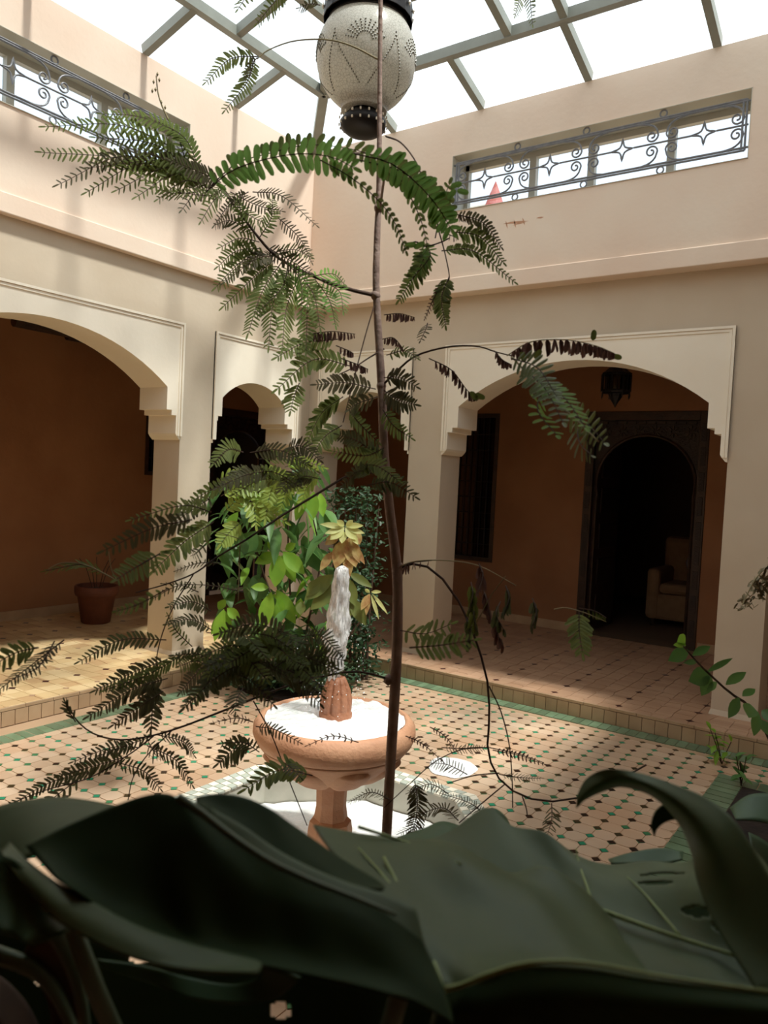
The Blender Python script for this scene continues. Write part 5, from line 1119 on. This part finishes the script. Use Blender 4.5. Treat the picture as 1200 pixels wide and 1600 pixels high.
# leaf behind, far left, grey green, and the one hanging under it
ml([[(-60, 1290, .55), (-10, 1262, .55), (40, 1250, .55), (90, 1245, .55), (140, 1250, .54), (200, 1262, .53)], [(-60, 1340, .5), (-10, 1320, .5), (40, 1300, .5), (90, 1290, .5), (150, 1285, .5), (210, 1280, .5)], [(-60, 1400, .47), (-10, 1370, .47), (40, 1340, .47), (100, 1320, .48), (160, 1305, .49), (220, 1300, .49)]], 'mon2', nu=12, nv=24)
ml([[(-60, 1330, .45), (-10, 1335, .45), (25, 1345, .44), (55, 1380, .43), (80, 1420, .42), (110, 1450, .41)], [(-60, 1400, .43), (-20, 1400, .43), (15, 1400, .43), (35, 1420, .42), (60, 1440, .41), (90, 1462, .4)], [(-60, 1470, .41), (-20, 1460, .41), (0, 1455, .41), (20, 1462, .41), (35, 1470, .4), (50, 1480, .4)]], 'mon', nu=12, nv=24)
# lower dark leaves and stems
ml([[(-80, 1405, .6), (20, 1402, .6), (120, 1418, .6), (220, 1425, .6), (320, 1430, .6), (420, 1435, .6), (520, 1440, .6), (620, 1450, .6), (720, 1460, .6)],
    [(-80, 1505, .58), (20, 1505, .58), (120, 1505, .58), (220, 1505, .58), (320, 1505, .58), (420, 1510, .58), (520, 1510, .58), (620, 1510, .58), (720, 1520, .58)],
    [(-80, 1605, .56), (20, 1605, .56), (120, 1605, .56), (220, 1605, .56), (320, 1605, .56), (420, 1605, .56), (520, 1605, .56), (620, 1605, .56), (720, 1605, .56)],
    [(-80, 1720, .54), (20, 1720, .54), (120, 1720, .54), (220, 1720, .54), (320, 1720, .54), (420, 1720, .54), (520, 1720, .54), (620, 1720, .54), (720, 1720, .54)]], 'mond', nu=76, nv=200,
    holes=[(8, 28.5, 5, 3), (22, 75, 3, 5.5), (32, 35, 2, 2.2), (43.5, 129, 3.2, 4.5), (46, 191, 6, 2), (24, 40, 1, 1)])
ml([[(150, 1500, .5), (230, 1512, .5), (300, 1528, .5), (360, 1538, .49), (400, 1530, .48), (412, 1508, .47)], [(160, 1512, .5), (230, 1535, .5), (300, 1560, .49), (370, 1568, .48), (430, 1560, .47), (470, 1530, .46)]], 'mon', nu=8, nv=30)
for q in ([(-40, 1480, .5), (60, 1520, .5), (110, 1600, .5), (130, 1700, .5)], [(70, 1430, .48), (110, 1500, .48), (130, 1580, .48), (140, 1700, .48)]): rib(l4, q, .006, 'dry' if False else 'veind', 'petiole')
for (a, b) in ((((-40, 1500, .55), (20, 1540, .55), (60, 1600, .55), (80, 1700, .55)), ((-40, 1560, .53), (0, 1600, .53), (30, 1650, .53), (40, 1700, .53))), (((60, 1450, .5), (110, 1480, .5), (125, 1560, .5), (110, 1660, .5)), ((30, 1500, .5), (60, 1530, .5), (80, 1600, .5), (60, 1680, .5)))): sheet(MP, [list(a), list(b)], M['dry'], nu=8, nv=20, name='dry_leaf')
# smaller leaves among them
for rows in ([[(700, 1312, .95), (740, 1290, .95), (765, 1262, .95), (790, 1275, .95), (800, 1300, .95)], [(700, 1330, .9), (750, 1325, .9), (780, 1320, .9), (810, 1320, .9), (820, 1330, .9)]],
             [[(620, 1308, 1.0), (660, 1295, 1.0), (690, 1283, 1.0), (720, 1290, 1.0), (760, 1300, 1.0)], [(620, 1335, .9), (660, 1335, .9), (700, 1335, .9), (740, 1335, .9), (780, 1340, .9)]],
             [[(950, 1342, .9), (985, 1332, .9), (1030, 1325, .9), (1068, 1330, .9)], [(955, 1348, .88), (990, 1348, .88), (1030, 1350, .88), (1066, 1342, .88)]]): sheet(MP, rows, M['mon'], nu=8, nv=16, name='leaf')
# dark leaves at the lower right edge
sheet(MP, [[(1140, 1262, 1.1), (1170, 1242, 1.1), (1210, 1240, 1.1), (1260, 1250, 1.1)], [(1150, 1280, 1.05), (1180, 1282, 1.05), (1220, 1290, 1.05), (1260, 1300, 1.05)]], M['mon'], nu=8, nv=16, name='leaf')
sheet(MP, [[(1170, 1300, 1.1), (1190, 1310, 1.1), (1220, 1330, 1.1), (1260, 1350, 1.1)], [(1180, 1345, 1.05), (1195, 1370, 1.05), (1220, 1390, 1.05), (1260, 1410, 1.05)]], M['mon'], nu=8, nv=16, name='leaf')
# thick stems carrying the leaves down to the soil
gx, gy = CAM.x-.45, CAM.y+.55
for i, q in enumerate(((700, 1560, .42), (1240, 1560, .46), (110, 1440, .44), (640, 1500, .40), (800, 1340, .88))):
    p = A(*q); MB().tube(cr([tuple(p), (p.x*.5+gx*.5, p.y*.5+gy*.5, p.z*.72), (gx+.06*i-.1, gy+.03*i, .05)], 14), [.005+.0006*k for k in range(14)], 8).build('petiole', M['veind'], MP, smooth=True)
PBx = tag(MB().box((gx-1.2, gy-.9, -.02), (gx+1.3, gy+.35, .05)).build('flower_bed', M['soil']), 'dark soil bed under the foreground plants', kind='structure')

# the pale strip between the two dark halves, and the light edges of the folded leaf
ml([[(330, 1262, .462), (380, 1290, .458), (430, 1325, .453), (480, 1352, .447), (540, 1377, .44), (600, 1396, .435), (650, 1420, .43)], [(325, 1290, .452), (370, 1318, .448), (420, 1352, .442), (480, 1385, .434), (550, 1412, .426), (610, 1440, .42), (665, 1480, .415)]], 'mon2', nu=6, nv=30)
rib(l3, [(692, 1546, .396), (720, 1540, .395), (760, 1524, .386), (810, 1508, .380), (870, 1502, .376), (940, 1508, .376), (1010, 1521, .376), (1100, 1535, .376), (1250, 1555, .376)], .0016, 'vein', 'leaf_edge')
rib(l3, [(600, 1340, .545), (625, 1390, .50), (640, 1440, .455), (665, 1500, .42), (690, 1545, .398)], .0012, 'vein', 'leaf_edge')
